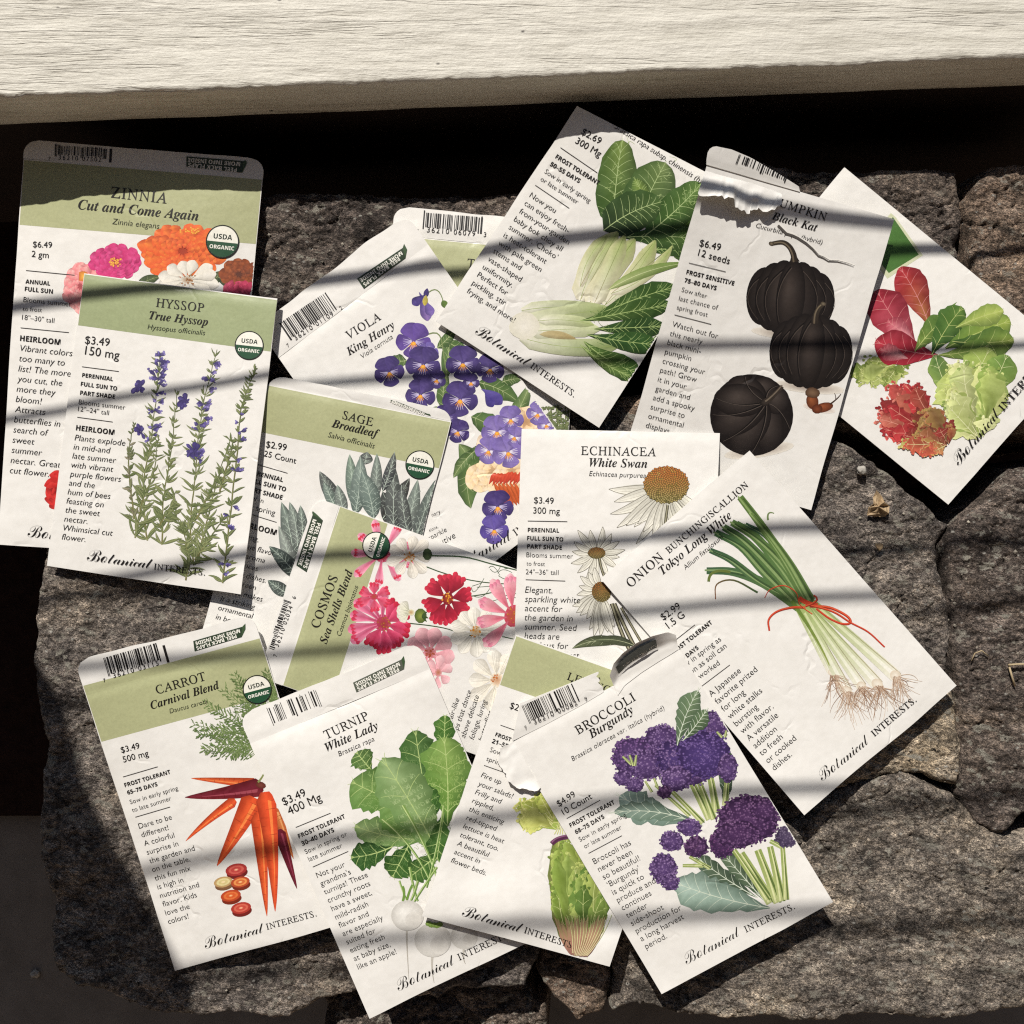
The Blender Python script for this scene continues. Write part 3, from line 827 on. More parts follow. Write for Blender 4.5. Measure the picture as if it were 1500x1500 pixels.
p = packet('zinnia', "large zinnia seed packet with bright orange bloom at far left, under the hyssop packet", (34, 232), (385, 261), (332, 822), (-4, 797),
           flap=28, lift=-0.0005, puff=0.0012, minc=(0, .0015, 0, 0), feats=[(40, 300, 90, -0.0012), (240, 300, 130, 0.0013)])
p.band(.172)
p.lines("title_lettering", [('serif', "ZINNIA", 162, 289, 244, 298), ('name', "Cut and Come Again", 114, 306, 290, 323), ('lightit', "Zinnia elegans", 164, 328, 233, 335, (60, 62, 46))])
p.lines("price_text", [('sans', "$6.49", 48, 362, 76, 363), ('sans', "2 gm", 46, 376, 71, 378)])
p.lines("growing_notes", [('rule', 38, 396, 109, 403), ('bold', "ANNUAL", 37, 415, 73, 418), ('bold', "FULL SUN", 36, 426, 77, 430), ('light', "Blooms summer", 34, 442, 104, 449),
    ('light', "to frost", 33, 455, 61, 457), ('light', "18\"–30\" tall", 32, 468, 79, 473), ('rule', 30, 480, 101, 487), ('bold', "HEIRLOOM", 29, 499, 88, 505)])
p.block("Vibrant colors,/too many to/list! The more/you cut, the/more they/bloom!/Attracts/butterflies in/search of/sweet/summer/nectar. Great/cut flower.", 29, 514, 108, 522, (-1.25, 14.9))
p.brand((40, 786, 137, 797), (139, 797, 215, 806))
p.barcode((80, 226), (155, 230), 21, "7 36210 07502 1")
p.peel((273, 229), (357, 236), (355, 253), (273, 244))
p.seal(326, 354, 24.5, 6)

p = packet('thyme', "half hidden green-headed seed packet behind the viola and bok choy packets", (575, 344), (850, 370), (823, 800), (549, 774), flap=42, lift=-0.0005)
p.band(.178)
p.barcode((619, 332), (704, 339), 28, "7 36210 06079 3")
p.lines("title_lettering", [('serif', "THYME", 684, 391, 748, 397), ('name', "German", 690, 408, 750, 414)])

p = packet('viola', "white viola seed packet with purple flowers and tilted barcode flap, below left of bok choy", (408, 524), (627, 358), (872, 711), (653, 877), flap=56, lift=-0.0005)
p.lines("title_lettering", [('serif', "VIOLA", 511, 497, 559, 467), ('name', "King Henry", 511, 521, 579, 479), ('lightit', "Viola cornuta", 531, 525, 576, 495)])
p.barcode((424, 496), (491, 451), 27, "7 36210 01109 2")
p.peel((523, 408), (590, 363), (594, 378), (533, 423))
p.lines("description_text", [('lightit', "nary", 633, 757, 646, 751), ('lightit', "sions,", 629, 779, 642, 773), ('lightit', "that sparkle", 611, 801, 655, 778), ('lightit', "in consecutive", 603, 823, 668, 787)])
p.brand((668, 838, 752, 788), (756, 785, 826, 735))

p = packet('sage', "sage seed packet with green header and grey-green leaves, tucked between hyssop and cosmos", (393, 563), (661, 617), (557, 1035), (282, 978), flap=15, lift=-0.0005, feats=[(520, 575, 40, 0.001), (450, 620, 60, 0.0007)])
p.band(.165)
p.lines("title_lettering", [('serif', "SAGE", 501, 613, 545, 624), ('name', "Broadleaf", 485, 625, 554, 641), ('lightit', "Salvia officinalis", 480, 640, 548, 657, (52, 54, 40))])
p.lines("price_text", [('sans', "$2.99", 389, 655, 419, 660), ('sans', "25 Count", 386, 668, 433, 679)])
p.lines("growing_notes", [('rule', 366, 677, 421, 693), ('bold', "PERENNIAL", 366, 694, 414, 706), ('bold', "FULL SUN TO", 362, 705, 418, 720), ('bold', "PART SHADE", 360, 718, 413, 732),
    ('light', "Sow in", 358, 730, 385, 737), ('light', "early spring", 348, 741, 402, 755), ('rule', 350, 748, 405, 765), ('bold', "HEIRLOOM", 346, 769, 404, 784)])
p.block("Strong,/unique flavor/and aroma/enhances/many dishes./Evergreen/leaves makes/it a striking/ornamental/in borders/and containers/alike.", 347, 786, 378, 794, (-3.5, 13.4))
p.lines("brand_lettering", [('script', "Botanical", 330, 965, 425, 985)])
p.seal(615, 681, 21.3, 11)
p.peel((569, 583), (626, 606), (618, 605), (574, 589))

p = packet('hyssop', "hyssop seed packet with green header and tall purple flower spikes, lying over the zinnia packet", (123, 400), (407, 438), (353, 871), (69, 829), feats=[(210, 420, 60, 0.0006), (390, 860, 60, 0.0012)])
p.band(.178, col=(154, 164, 122))
p.lines("title_lettering", [('serif', "HYSSOP", 228, 449, 298, 457), ('name', "True Hyssop", 218, 467, 304, 477), ('lightit', "Hyssopus officinalis", 216, 482, 300, 491, (46, 54, 40))])
p.lines("price_text", [('sans', "$3.49", 124, 503, 160, 507), ('sans', "150 mg", 124, 519, 174, 526)])
p.lines("growing_notes", [('rule', 120, 537, 174, 544), ('bold', "PERENNIAL", 120, 552, 165, 558), ('bold', "FULL SUN TO", 118, 565, 171, 572), ('bold', "PART SHADE", 117, 578, 168, 584),
    ('light', "Blooms summer", 115, 592, 183, 600), ('light', "12\"–24\" tall", 114, 602, 159, 608), ('rule', 113, 611, 165, 618), ('bold', "HEIRLOOM", 111, 630, 167, 637)])
p.block("Plants explode/in mid-and/late summer/with vibrant/purple flowers/and the/hum of bees/feasting on/the sweet/nectar./Whimsical cut/flower.", 109, 645, 183, 653, (-1.7, 13.2))
p.brand((127, 821, 222, 833), (225, 834, 300, 843))
p.seal(365, 506, 21.3, 6)

p = packet('bokchoy', "bok choy seed packet propped up over the viola packet at top centre, green leafy heads", (846, 156), (1097, 284), (878, 627), (638, 470), minc=(.0165, .0145, .0, .0), feats=[(860, 600, 60, 0.001)])
p.lines("title_lettering", [('lightit', "Brassica rapa subsp. chinensis (hybrid)", 899, 187, 1046, 281)])
p.lines("price_text", [('sans', "$2.69", 851, 196, 878, 211), ('sans', "300 Mg", 842, 209, 878, 230)])
p.lines("growing_notes", [('rule', 821, 216, 875, 253), ('bold', "FROST TOLERANT", 813, 231, 876, 271), ('bold', "50–55 DAYS", 805, 242, 848, 268),
    ('light', "Sow in early spring", 797, 253, 863, 297), ('light', "or late summer", 791, 264, 845, 299), ('rule', 784, 271, 834, 305)])
p.block("Now you/can enjoy fresh-/from-your-garden/baby bok choy all/summer. ‘Choko’/is heat-tolerant/with pale green/stems and/vase-shaped/uniformity./Perfect for/pickling, stir/frying, and more!", 775, 288, 812, 312, (-7.67, 11.67), 'light')
p.brand((695, 488, 772, 537), (776, 538, 840, 582))

p = packet('lettucemix', "mixed lettuce seed packet with red and green leaves, at right under the pumpkin packet", (1050, 463), (1237, 245), (1577, 525), (1390, 740), minc=(.0, .0, .0, .0))
p.start("corner_emblem"); p.dz0 = 40e-6
p.poly([(1305, 312), (1312, 318), (1352, 374), (1300, 408), (1262, 360)], (200, 204, 170)); p.poly([(1308, 318), (1346, 373), (1302, 400), (1268, 358)], (70, 110, 48)); p.end()
p.brand((1405, 682, 1466, 606), (1470, 603, 1535, 527))

p = packet('pumpkin', "torn white seed packet with three black pumpkins, right of the bok choy packet", (1035, 241), (1309, 320), (1188, 747), (914, 668), minc=(.024, .012, .0, .0), feats=[(1090, 300, 40, -0.0008)])
p.lines("title_lettering", [('serif', "PUMPKIN", 1130, 299, 1209, 324), ('name', "Black Kat", 1130, 321, 1196, 339), ('lightit', "Cucurbita pepo (hybrid)", 1107, 333, 1204, 358)])
p.lines("price_text", [('sans', "$6.49", 1024, 360, 1055, 367), ('sans', "12 seeds", 1022, 374, 1068, 387)])
p.lines("growing_notes", [('rule', 1009, 385, 1063, 398), ('bold', "FROST SENSITIVE", 1005, 401, 1075, 418), ('bold', "75–80 DAYS", 1002, 413, 1049, 425), ('light', "Sow after", 998, 427, 1035, 437),
    ('light', "last chance of", 994, 440, 1051, 454), ('light', "spring frost", 991, 453, 1036, 464), ('rule', 988, 461, 1042, 475)])
p.block("Watch out for/this nearly/black mini-/pumpkin/crossing your/path! Grow/it in your/garden and/add a spooky/surprise to/ornamental/displays.", 984, 478, 1051, 496, (-3.5, 13.45), 'light')

p = packet('cosmos', "cosmos seed packet turned sideways with pink, red and white flowers, between sage and echinacea", (413, 1004), (497, 741), (901, 885), (816, 1148), flap=38, lift=-0.0005)
p.band(.176)
p.lines("title_lettering", [('serif', "COSMOS", 467, 921, 495, 846), ('name', "Sea Shells Blend", 478, 944, 517, 837), ('lightit', "Cosmos bipinnatus", 499, 932, 525, 859, (54, 56, 42))])
p.block("and hair-like/tops that dance/above delicate/foliage, luring/butterflies", 655, 1077, 673, 1024, (13, 2.2))
p.barcode((399, 951), (424, 880), 20, "7 36210 02034 6")
p.peel((434, 828), (458, 754), (473, 762), (449, 838))
p.seal(551, 799, 20.3, -72)

p = packet('echinacea', "white echinacea seed packet with cone flowers, in the middle under the onion packet", (764, 628), (1054, 634), (1041, 1064), (750, 1058))
p.lines("title_lettering", [('serif', "ECHINACEA", 851, 666, 961, 668), ('name', "White Swan", 863, 683, 948, 685), ('lightit', "Echinacea purpurea", 863, 697, 946, 700)])
p.lines("price_text", [('sans', "$3.49", 782, 737, 811, 738), ('sans', "300 mg", 781, 752, 820, 753)])
p.lines("growing_notes", [('rule', 773, 763, 831, 764), ('bold', "PERENNIAL", 773, 779, 819, 780), ('bold', "FULL SUN TO", 772, 791, 825, 793), ('bold', "PART SHADE", 772, 803, 823, 805), ('light', "Blooms summer", 771, 816, 839, 818),
    ('light', "to frost", 771, 828, 798, 829), ('light', "24\"–36\" tall", 770, 841, 818, 842), ('rule', 770, 849, 828, 851)])
p.block("Elegant,/sparkling white/accent for/the garden in/summer. Seed/heads are/fabulous for/winter interest.", 769, 868, 809, 869, (-.2, 13.5))

p = packet('onion', "white bunching onion seed packet with green scallions tied in red ribbon, right of centre", (880, 848), (1098, 660), (1402, 1005), (1178, 1194), feats=[(1390, 1000, 80, 0.001)])
p.lines("title_lettering", [('serif', "ONION", 924, 861, 973, 818), ('serif', "BUNCHING/SCALLION", 980, 811, 1097, 712), ('name', "Tokyo Long White", 971, 842, 1073, 757), ('lightit', "Allium fistulosum", 1004, 835, 1060, 788)])
p.lines("price_text", [('sans', "$2.99", 972, 909, 998, 890), ('sans', "1.5 G", 980, 921, 1004, 903)])
p.lines("growing_notes", [('rule', 970, 953, 1018, 915), ('bold', "FROST TOLERANT", 985, 960, 1044, 913), ('bold', "60–65 DAYS", 986, 980, 1024, 950), ('light', "Sow in spring as", 996, 984, 1057, 938),
    ('light', "soon as soil can", 1004, 995, 1065, 948), ('light', "be worked", 1014, 1003, 1055, 973), ('rule', 1020, 1011, 1069, 974)])
p.block("A Japanese/favorite prized/for long/white stalks/bursting/with flavor./A versatile/addition/to fresh/or cooked/dishes.", 1042, 1021, 1086, 984, (9.25, 10.8), 'light')
p.brand((1205, 1144, 1275, 1086), (1281, 1079, 1343, 1027))

p = packet('carrot', "carrot seed packet with orange and purple roots, at lower left beside the turnip packet", (125, 1017), (385, 947), (515, 1350), (257, 1423), flap=50, lift=-0.0005)
p.band(.172, v0=-.03)
p.lines("title_lettering", [('serif', "CARROT", 230, 1017, 302, 996), ('name', "Carnival Blend", 222, 1039, 322, 1008), ('lightit', "Daucus carota", 249, 1045, 304, 1030, (52, 56, 40))])
p.lines("price_text", [('sans', "$3.49", 178, 1103, 205, 1096), ('sans', "500 mg", 181, 1117, 218, 1107)])
p.lines("growing_notes", [('rule', 180, 1138, 231, 1123), ('bold', "FROST TOLERANT", 183, 1153, 250, 1133), ('bold', "65–75 DAYS", 187, 1164, 231, 1151), ('light', "Sow in early spring", 191, 1178, 261, 1157),
    ('light', "to late summer", 194, 1190, 251, 1172), ('rule', 198, 1197, 249, 1182)])
p.block("Dare to be/different!/A colorful/surprise in/the garden and/on the table,/this fun mix/is high in/nutrition and/flavor. Kids/love the/colors!", 204, 1214, 252, 1200, (3.9, 12.7), 'light')
p.brand((301, 1390, 388, 1365), (391, 1362, 464, 1342))
p.barcode((158, 988), (238, 965), 25, "7 36210 03115 1")
p.peel((283, 939), (355, 918), (354, 933), (285, 954))
p.seal(377, 1010, 21.3, -15)

p = packet('turnip', "turnip seed packet with green leaves and white roots, between the carrot and wrapped lettuce packets", (367, 1090), (630, 980), (798, 1368), (541, 1492), flap=45, lift=-0.0005, feats=[(450, 1100, 50, 0.001)])
p.lines("title_lettering", [('serif', "TURNIP", 478, 1083, 541, 1053), ('name', "White Lady", 479, 1101, 555, 1067), ('lightit', "Brassica rapa", 497, 1108, 549, 1085)])
p.lines("price_text", [('sans', "$3.49", 416, 1180, 449, 1165), ('sans', "400 Mg", 424, 1194, 472, 1172)])
p.lines("growing_notes", [('rule', 433, 1212, 484, 1191), ('bold', "FROST TOLERANT", 438, 1228, 506, 1198), ('bold', "30–40 DAYS", 443, 1239, 490, 1218), ('light', "Sow in spring or", 448, 1251, 509, 1224),
    ('light', "late summer", 453, 1262, 502, 1241), ('rule', 458, 1270, 510, 1247)])
p.block("Not your/grandma’s/turnips! These/crunchy roots/have a sweet,/mild-radish/flavor and/are especially/suited for/eating fresh/at baby size,/like an apple!", 465, 1286, 506, 1269, (5.45, 12.2), 'light')
p.brand((584, 1452, 668, 1411), (673, 1407, 748, 1372))
p.barcode((397, 1061), (472, 1031), 25, "  3  ", wear=0.25, dig=False)
p.peel((517, 1000), (588, 966), (592, 980), (522, 1014), wear=True)

p = packet('lettuce', "seed packet with green header and purple-banded lettuce head, lying under the broccoli packet", (756, 930), (1024, 1025), (893, 1416), (618, 1342), feats=[(760, 1330, 60, 0.0018), (700, 1270, 40, -0.001), (880, 1400, 50, 0.002)])
p.band(.177)
p.lines("title_lettering", [('serif', "LETTUCE", 830, 995, 902, 1020), ('name', "Prizehead", 828, 1009, 906, 1037)])
p.lines("price_text", [('sans', "$2.69", 746, 1037, 774, 1047)])
p.lines("growing_notes", [('rule', 733, 1062, 784, 1080), ('bold', "FROST TOLERANT", 725, 1078, 789, 1101), ('bold', "21–55 DAYS", 720, 1088, 768, 1105), ('light', "Sow in early", 717, 1101, 766, 1118),
    ('light', "spring or fall", 712, 1114, 760, 1131), ('rule', 709, 1121, 760, 1139)])
p.block("Fire up/your salads!/Frilly and/rippled,/this enticing/red-tipped/lettuce is heat/tolerant, too./A beautiful/accent in/flower beds.", 704, 1138, 733, 1149, (-4.4, 12.5))
p.brand((676, 1341, 763, 1366), (767, 1366, 840, 1390))

p = packet('broccoli', "broccoli seed packet with purple heads and a torn flap, topmost packet at bottom centre", (749, 1088), (995, 951), (1221, 1322), (970, 1457), feats=[(860, 1040, 40, 0.0008), (970, 1440, 60, -0.001)])
p.lines("title_lettering", [('serif', "BROCCOLI", 847, 1076, 932, 1025), ('name', "Burgundy", 866, 1082, 929, 1043), ('lightit', "Brassica oleracea var. italica (hybrid)", 839, 1115, 974, 1039)])
p.lines("price_text", [('sans', "$4.99", 819, 1182, 844, 1166), ('sans', "10 Count", 826, 1194, 868, 1169)])
p.lines("growing_notes", [('rule', 830, 1199, 879, 1172), ('bold', "FROST TOLERANT", 836, 1212, 901, 1177), ('bold', "68–75 DAYS", 844, 1222, 886, 1198), ('light', "Sow in early spring", 850, 1233, 918, 1196),
    ('light', "or late summer", 857, 1243, 911, 1214), ('rule', 862, 1250, 911, 1224)])
p.block("Broccoli has/never been/so beautiful!/‘Burgundy’/is quick to/produce and/continues/tender/side-shoot/production for/a long harvest/period.", 871, 1266, 925, 1237, (6.9, 11.3), 'light')
p.brand((1006, 1413, 1086, 1369), (1093, 1366, 1165, 1331))
# ------------------------------------------------------------------ printed illustrations
WH = (236, 233, 224); GR = (88, 116, 48); DG = (46, 72, 36)
def art(key):
    global R
    R = random.Random(hash_seed(key)); p = PK[key]; p.start("illustration"); p.dz0 = 40e-6; return p
def hash_seed(k): return sum(ord(c) * (i + 3) for i, c in enumerate(k))

def dahlia(p, cx, cy, rx, ry, rings, n, cb, ct, edge, heart=None, bend=.15):
    p.disc(cx, cy, rx * .6, ry * .6, 0, mixc(cb, (60, 20, 10), .25), cb, 16)
    for k in range(rings):
        f = 1 - k / rings * 0.86; m = max(5, int(n * (0.45 + 0.55 * f)))
        o = rv(0, 1)
        for i in range(m):
            a = (i + o) * 2 * math.pi / m + rv(-.09, .09)
            q = f * rv(.9, 1.04); b = q * 0.34
            p.leaf((cx + rx * b * math.cos(a), cy + ry * b * math.sin(a)), (cx + rx * q * math.cos(a), cy + ry * q * math.sin(a)),
                   math.pi * (rx + ry) / 2 * f / m * 1.25, mixc(cb, ct, rv(0, .3)), mixc(ct, edge, rv(0, .5)), rv(-bend, bend), 'petal', 6, edge=cb)
    if heart:
        for i in range(34):
            a = rv(0, 6.3); q = rv(0, .24)
            p.disc(cx + rx * q * math.cos(a), cy + ry * q * math.sin(a), rv(1.2, 2.4), rv(1, 2), rv(0, 3), heart[0], heart[1], 7)

def daisy(p, cx, cy, r, n, w, c0, c1, heart, sq=1.0, rot=0.0, out=None, a0=0, a1=6.283, hr=.24, prof='petal', vein=None, notch=None, hcol=((226, 150, 40), (150, 84, 20))):
    cr, sr = math.cos(rot), math.sin(rot)
    def tf(a, q):
        x, y = r * q * math.cos(a), r * q * sq * math.sin(a); return (cx + x * cr - y * sr, cy + x * sr + y * cr)
    p.disc(cx, cy, r * .24, r * .24 * sq, rot, mixc(hcol[1], c0, .4), c0, 12)
    for i in range(n):
        a = a0 + (a1 - a0) * (i + .5) / n + rv(-.07, .07); q = rv(.9, 1.05)
        ax = p.leaf(tf(a, .16), tf(a, q), w, c0, c1, rv(-.08, .08), prof, 8, vein=vein, vw=.5, edge=out or c1, nv=0, jit=5)
        if vein:
            for sg in (-.5, .5):
                p.line([tf(a + sg * w / r * .5, .25), tf(a + sg * w / r * .75, .6), tf(a + sg * w / r * .5, q * .93)], .5, .3, vein)
        if notch:
            e = np.array(tf(a, q)); b = np.array(tf(a, q * .8)); d = (e - b) / np.linalg.norm(e - b); pr = np.array([d[1], -d[0]])
            for sg in (-.55, 0, .55):
                c = b + pr * w * sg * 1.1
                p.leaf(c - d * w * .2, c + d * w * rv(.6, .95), w * .36, mixc(c1, notch, .5), notch, 0, 'petal', 4, edge=notch)
        if out is not None and vein is not None:
            pass
    if heart:
        for i in range(int(10 + 26 * hr)):
            a = rv(0, 6.3); q = hr * math.sqrt(rv(0, 1)); x, y = tf(a, q)
            p.disc(x, y, rv(.9, 1.9), rv(.8, 1.6), 0, hcol[0], hcol[1], 6)

# zinnia
p = art('zinnia')
for a, b, w in (((300, 415), (340, 400), 8), ((330, 398), (372, 428), 9), ((200, 420), (235, 405), 8), ((318, 405), (345, 425), 7)):
    p.leaf(a, b, w, (60, 74, 48), (96, 110, 66), .1, vein=(150, 160, 110), nv=3)
dahlia(p, 118, 420, 27, 38, 5, 14, (200, 92, 100), (238, 176, 170), (246, 214, 206))
dahlia(p, 128, 446, 20, 20, 3, 11, (206, 110, 112), (240, 180, 172), (246, 214, 206))
dahlia(p, 170, 384, 40, 27, 5, 15, (170, 22, 88), (216, 50, 126), (236, 120, 170), ((250, 206, 90), (214, 120, 30)))
p.disc(122, 405, 7, 9, 0, (240, 180, 60), (200, 110, 40), 10, .2)
dahlia(p, 268, 368, 67, 42, 6, 21, (196, 60, 12), (236, 112, 26), (250, 160, 58), None, .1)
for i in range(20):
    p.disc(278 + rv(-14, 14), 338 + rv(-5, 4), 1.7, 1.5, 0, (252, 206, 70), (220, 120, 20), 6)
daisy(p, 275, 410, 48, 12, 9, (226, 222, 208), (238, 234, 224), True, .62, 0, (206, 200, 186), hcol=((200, 140, 70), (120, 70, 30)), hr=.3)
dahlia(p, 350, 402, 30, 24, 4, 13, (96, 44, 20), (150, 70, 30), (214, 120, 50)); dahlia(p, 350, 424, 26, 12, 3, 10, (150, 20, 60), (206, 60, 100), (230, 130, 140))
dahlia(p, 84, 718, 18, 30, 3, 9, (160, 14, 12), (214, 30, 26), (236, 70, 54))
p.end()

# hyssop
def herb(p, pts, n, ll, ft, c1=(98, 112, 66), c2=(140, 146, 96), fl=None, fw=9.0, lw=1.0):
    P = np.array(pts, float); t = np.linspace(0, 1, len(P)); tt = np.linspace(0, 1, 30)
    A = np.stack([np.interp(tt, t, P[:, 0]), np.interp(tt, t, P[:, 1])], 1)
    for _ in range(4): A[1:-1] = (A[:-2] + 2 * A[1:-1] + A[2:]) / 4
    A[1:-1] += np.array([[rv(-.8, .8), 0] for _ in range(28)])
    p.line(A, 2.4, 1.0, (120, 116, 70), (98, 108, 66))
    def fr(f):
        i = min(28, int(f * 29)); d = A[i + 1] - A[i]; d = d / np.linalg.norm(d); return A[i] + d * rv(0, 3), d, np.array([d[1], -d[0]])
    for k in range(n):
        f0 = (k + rv(.1, .9)) / n
        for sg in (-1, 1):
            for m in range(R.randint(1, 3)):
                q, d, nr = fr(min(.99, max(0, f0 + rv(-.012, .012)))); L = ll * (1 - .62 * f0) * rv(.55, 1.45)
                a = rv(.15, 1.25); e = q + nr * sg * L * math.sin(a) + d * L * math.cos(a) * rv(.6, 1)
                c = mixc(c1, c2, rv(0, 1)); c = mixc(c, (70, 82, 48), rv(0, .5))
                p.leaf(q, e, rv(1.1, 2.1) * (1.25 - .6 * f0) * lw, c, mixc(c, (176, 176, 128), rv(0, .4)), rv(-.22, .22), 'leaf', 6, edge=mixc(c, (54, 66, 40), .5), vein=(150, 156, 110) if L > 16 else None, vw=.6)
    if fl:
        for (fa, fb, cnt) in fl:
            for sd in (-1, 1):
                if cnt * (1 if sd < 0 else .45) < 1: continue
                for k in range(int(cnt * (1 if sd < 0 else .45))):
                    q, d, nr = fr(rv(fa, fb)); b = q + nr * sd * rv(-2, 3); L = rv(6, fw)
                    e = b + nr * sd * L * rv(.5, 1) + d * L * rv(-.3, .7); c = R.choice([(86, 74, 142), (104, 92, 164), (70, 60, 122), (126, 114, 178)])
                    p.leaf(b, e, rv(2.0, 3.4), (62, 60, 88), c, rv(-.2, .2), 'petal', 5, edge=(56, 46, 96))
                    for m in range(2):
                        g = e + np.array([rv(-2.6, 2.6), rv(-2.6, 2.6)]); p.leaf(e, g + (g - e) * .6, rv(1.4, 2.4), c, mixc(c, (160, 150, 200), .5), 0, 'petal', 4, edge=c)
p = art('hyssop')
herb(p, [(216, 792), (208, 730), (214, 680), (222, 640), (231, 560), (236, 516)], 30, 26, .5, fl=((.58, .66, 5), (.70, .78, 6), (.82, .99, 22)), fw=13)
herb(p, [(198, 788), (206, 740), (226, 690), (232, 640)], 14, 26, 2)
herb(p, [(196, 760), (190, 700), (188, 660), (196, 620)], 10, 16, 2, c2=(150, 136, 120))
herb(p, [(237, 798), (238, 740), (246, 690), (254, 630), (260, 572)], 20, 24, 2)
herb(p, [(233, 770), (250, 742), (258, 718)], 5, 22, 2, lw=1.8)
herb(p, [(284, 828), (278, 770), (286, 700), (290, 640), (300, 580), (318, 512)], 34, 28, .4, fl=((.48, .56, 7), (.62, .70, 5), (.75, .84, 6), (.86, .96, 7)), fw=12)
herb(p, [(290, 815), (302, 770), (316, 710), (338, 640)], 16, 26, 2)
herb(p, [(272, 850), (278, 820), (268, 775), (254, 748)], 12, 24, 2)
herb(p, [(285, 820), (306, 790), (330, 755)], 8, 22, 2); herb(p, [(288, 760), (310, 715), (324, 690)], 8, 20, 2)
herb(p, [(326, 854), (334, 780), (346, 680), (352, 600), (362, 570), (375, 536)], 28, 20, .1, fl=((.05, .12, 3), (.2, .3, 4), (.36, .44, 4), (.5, .6, 4)), fw=10)
herb(p, [(322, 720), (336, 670), (342, 645)], 6, 18, 2)
for x, y in ((206, 632), (204, 566), (284, 660), (272, 588)):
    for i in range(12):
        c = R.choice([(86, 74, 142), (104, 92, 164), (70, 60, 122)]); e = (x + rv(-12, 8), y + rv(-13, 12)); p.leaf((x + rv(-3, 3), y + rv(-4, 4)), e, rv(2.4, 4.2), (60, 52, 100), c, rv(-.2, .2), 'petal', 5, edge=(54, 44, 94))
p.end()

# viola
def pansy(p, cx, cy, r, rot, dark=(58, 44, 100), mid=(98, 80, 146), pale=(196, 186, 220)):
    def at(a, q): a += rot; return (cx + r * q * math.cos(a), cy + r * q * math.sin(a))
    for a, w, l in ((-2.05, .50, 1.05), (-1.1, .50, 1.05), (2.95, .45, .98), (.2, .45, .98), (1.57, .52, .95)):
        p.leaf(at(a, .02), at(a, l), r * w, mixc(dark, mid, .6 + rv(-.3, .3)), mixc(dark, mid, rv(0, .35)), rv(-.05, .05), 'petal', 8, edge=dark)
    for a in (2.95, .2, 1.57):
        for k in range(4):
            b = a + (k - 1.5) * .22; p.line([at(b, .1), at(b, .34), at(b, .58)], 1.3, .4, pale)
    for k in range(6):
        b = 1.57 + (k - 2.5) * .26; p.line([at(b, .06), at(b, .2), at(b, .42)], 1.6, .6, (232, 150, 40))
    p.disc(*at(1.57, .12), r * .14, r * .11, 0, (250, 196, 60), (226, 140, 30), 8)
p = art('viola')
VL = ((150, 168, 112), (96, 124, 70))
def vleaf(a, b, w, bd=.1, c=None): p.leaf(a, b, w, c or (84, 112, 56), mixc((84, 112, 56), (150, 164, 108), rv(0, .8)), bd, 'leaf', 9, vein=(176, 186, 136), nv=5, jag=.12, edge=(52, 78, 42), vw=.9)
for a, b, w in (((650, 560), (655, 480), 9), ((655, 500), (690, 515), 9), ((640, 510), (668, 480), 8), ((700, 560), (760, 590), 14), ((690, 610), (740, 640), 16), ((735, 560), (765, 555), 9),
                ((740, 640), (778, 560), 12), ((700, 690), (672, 650), 14), ((715, 690), (735, 605), 12), ((650, 600), (655, 545), 10), ((706, 650), (668, 690), 9)): vleaf(a, b, w, rv(-.15, .2))
vleaf((596, 528), (569, 524), 10, .2); vleaf((690, 672), (690, 745), 16, -.15); vleaf((696, 660), (664, 700), 9, -.1); vleaf((640, 595), (632, 610), 10, .2)
p.line([(600, 500), (640, 488), (650, 520), (655, 560)], 2, 1.6, (120, 136, 84)); p.line([(624, 432), (640, 425), (650, 445)], 1.8, 1.4, (120, 136, 84)); p.leaf((648, 440), (655, 452), 5, GR)
for x, y in ((706, 700), (722, 690), (738, 706), (750, 690)): dahlia(p, x, y, 26, 22, 2, 9, (226, 190, 140), (240, 222, 190), (246, 236, 216))
dahlia(p, 722, 652, 26, 20, 2, 9, (226, 196, 160), (238, 220, 196), (244, 232, 214)); dahlia(p, 770, 618, 34, 24, 2, 10, (222, 180, 130), (240, 222, 196), (246, 236, 216))
for i in range(11): p.leaf((716 + 5 * i, 712 + rv(-3, 3)), (726 + 5 * i, 706 - 14 + rv(-3, 3)), 4, (190, 50, 24), (214, 76, 30), 0, 'petal', 5)
for i in range(6): p.leaf((724 + 6 * i, 708), (742 + 5 * i, 740), 3, (206, 92, 30), (186, 76, 24), 0, 'strap', 5)
p.leaf((614, 428), (626, 470), 9, (86, 70, 150), (150, 120, 180), .1, 'petal'); p.leaf((622, 432), (604, 446), 7, (58, 44, 112), (80, 62, 140), 0, 'petal'); p.leaf((622, 440), (633, 462), 7, (100, 80, 160), (134, 110, 180), 0, 'petal'); p.leaf((623, 436), (626, 422), 4, (60, 46, 110)); p.leaf((622, 448), (624, 432), 4, (200, 180, 70), (170, 160, 70))
pansy(p, 606, 500, 27, .1, (84, 60, 136), (128, 98, 176)); pansy(p, 626, 516, 16, 2.2, (92, 76, 150), (150, 132, 196))
for x, y, r, a in ((620, 534, 27, .1), (678, 532, 26, 0), (570, 545, 23, -.2), (718, 540, 22, .1), (616, 578, 23, .1), (674, 585, 27, .05), (652, 612, 19, 0), (671, 632, 18, .3), (640, 556, 14, .2), (690, 560, 13, 0)): pansy(p, x, y, r, a)
p.leaf((705, 570), (735, 592), 9, (96, 84, 160), (70, 56, 132), .1, 'petal'); p.leaf((710, 574), (722, 596), 7, (80, 66, 150), (60, 48, 120), 0, 'petal')
for x, y, r in ((728, 632, 24), (748, 614, 20), (716, 660, 21), (744, 662, 25), (754, 640, 16), (788, 606, 18), (800, 622, 14)): pansy(p, x, y, r, rv(-.3, .3), (110, 92, 160), (166, 148, 200), (226, 220, 234))
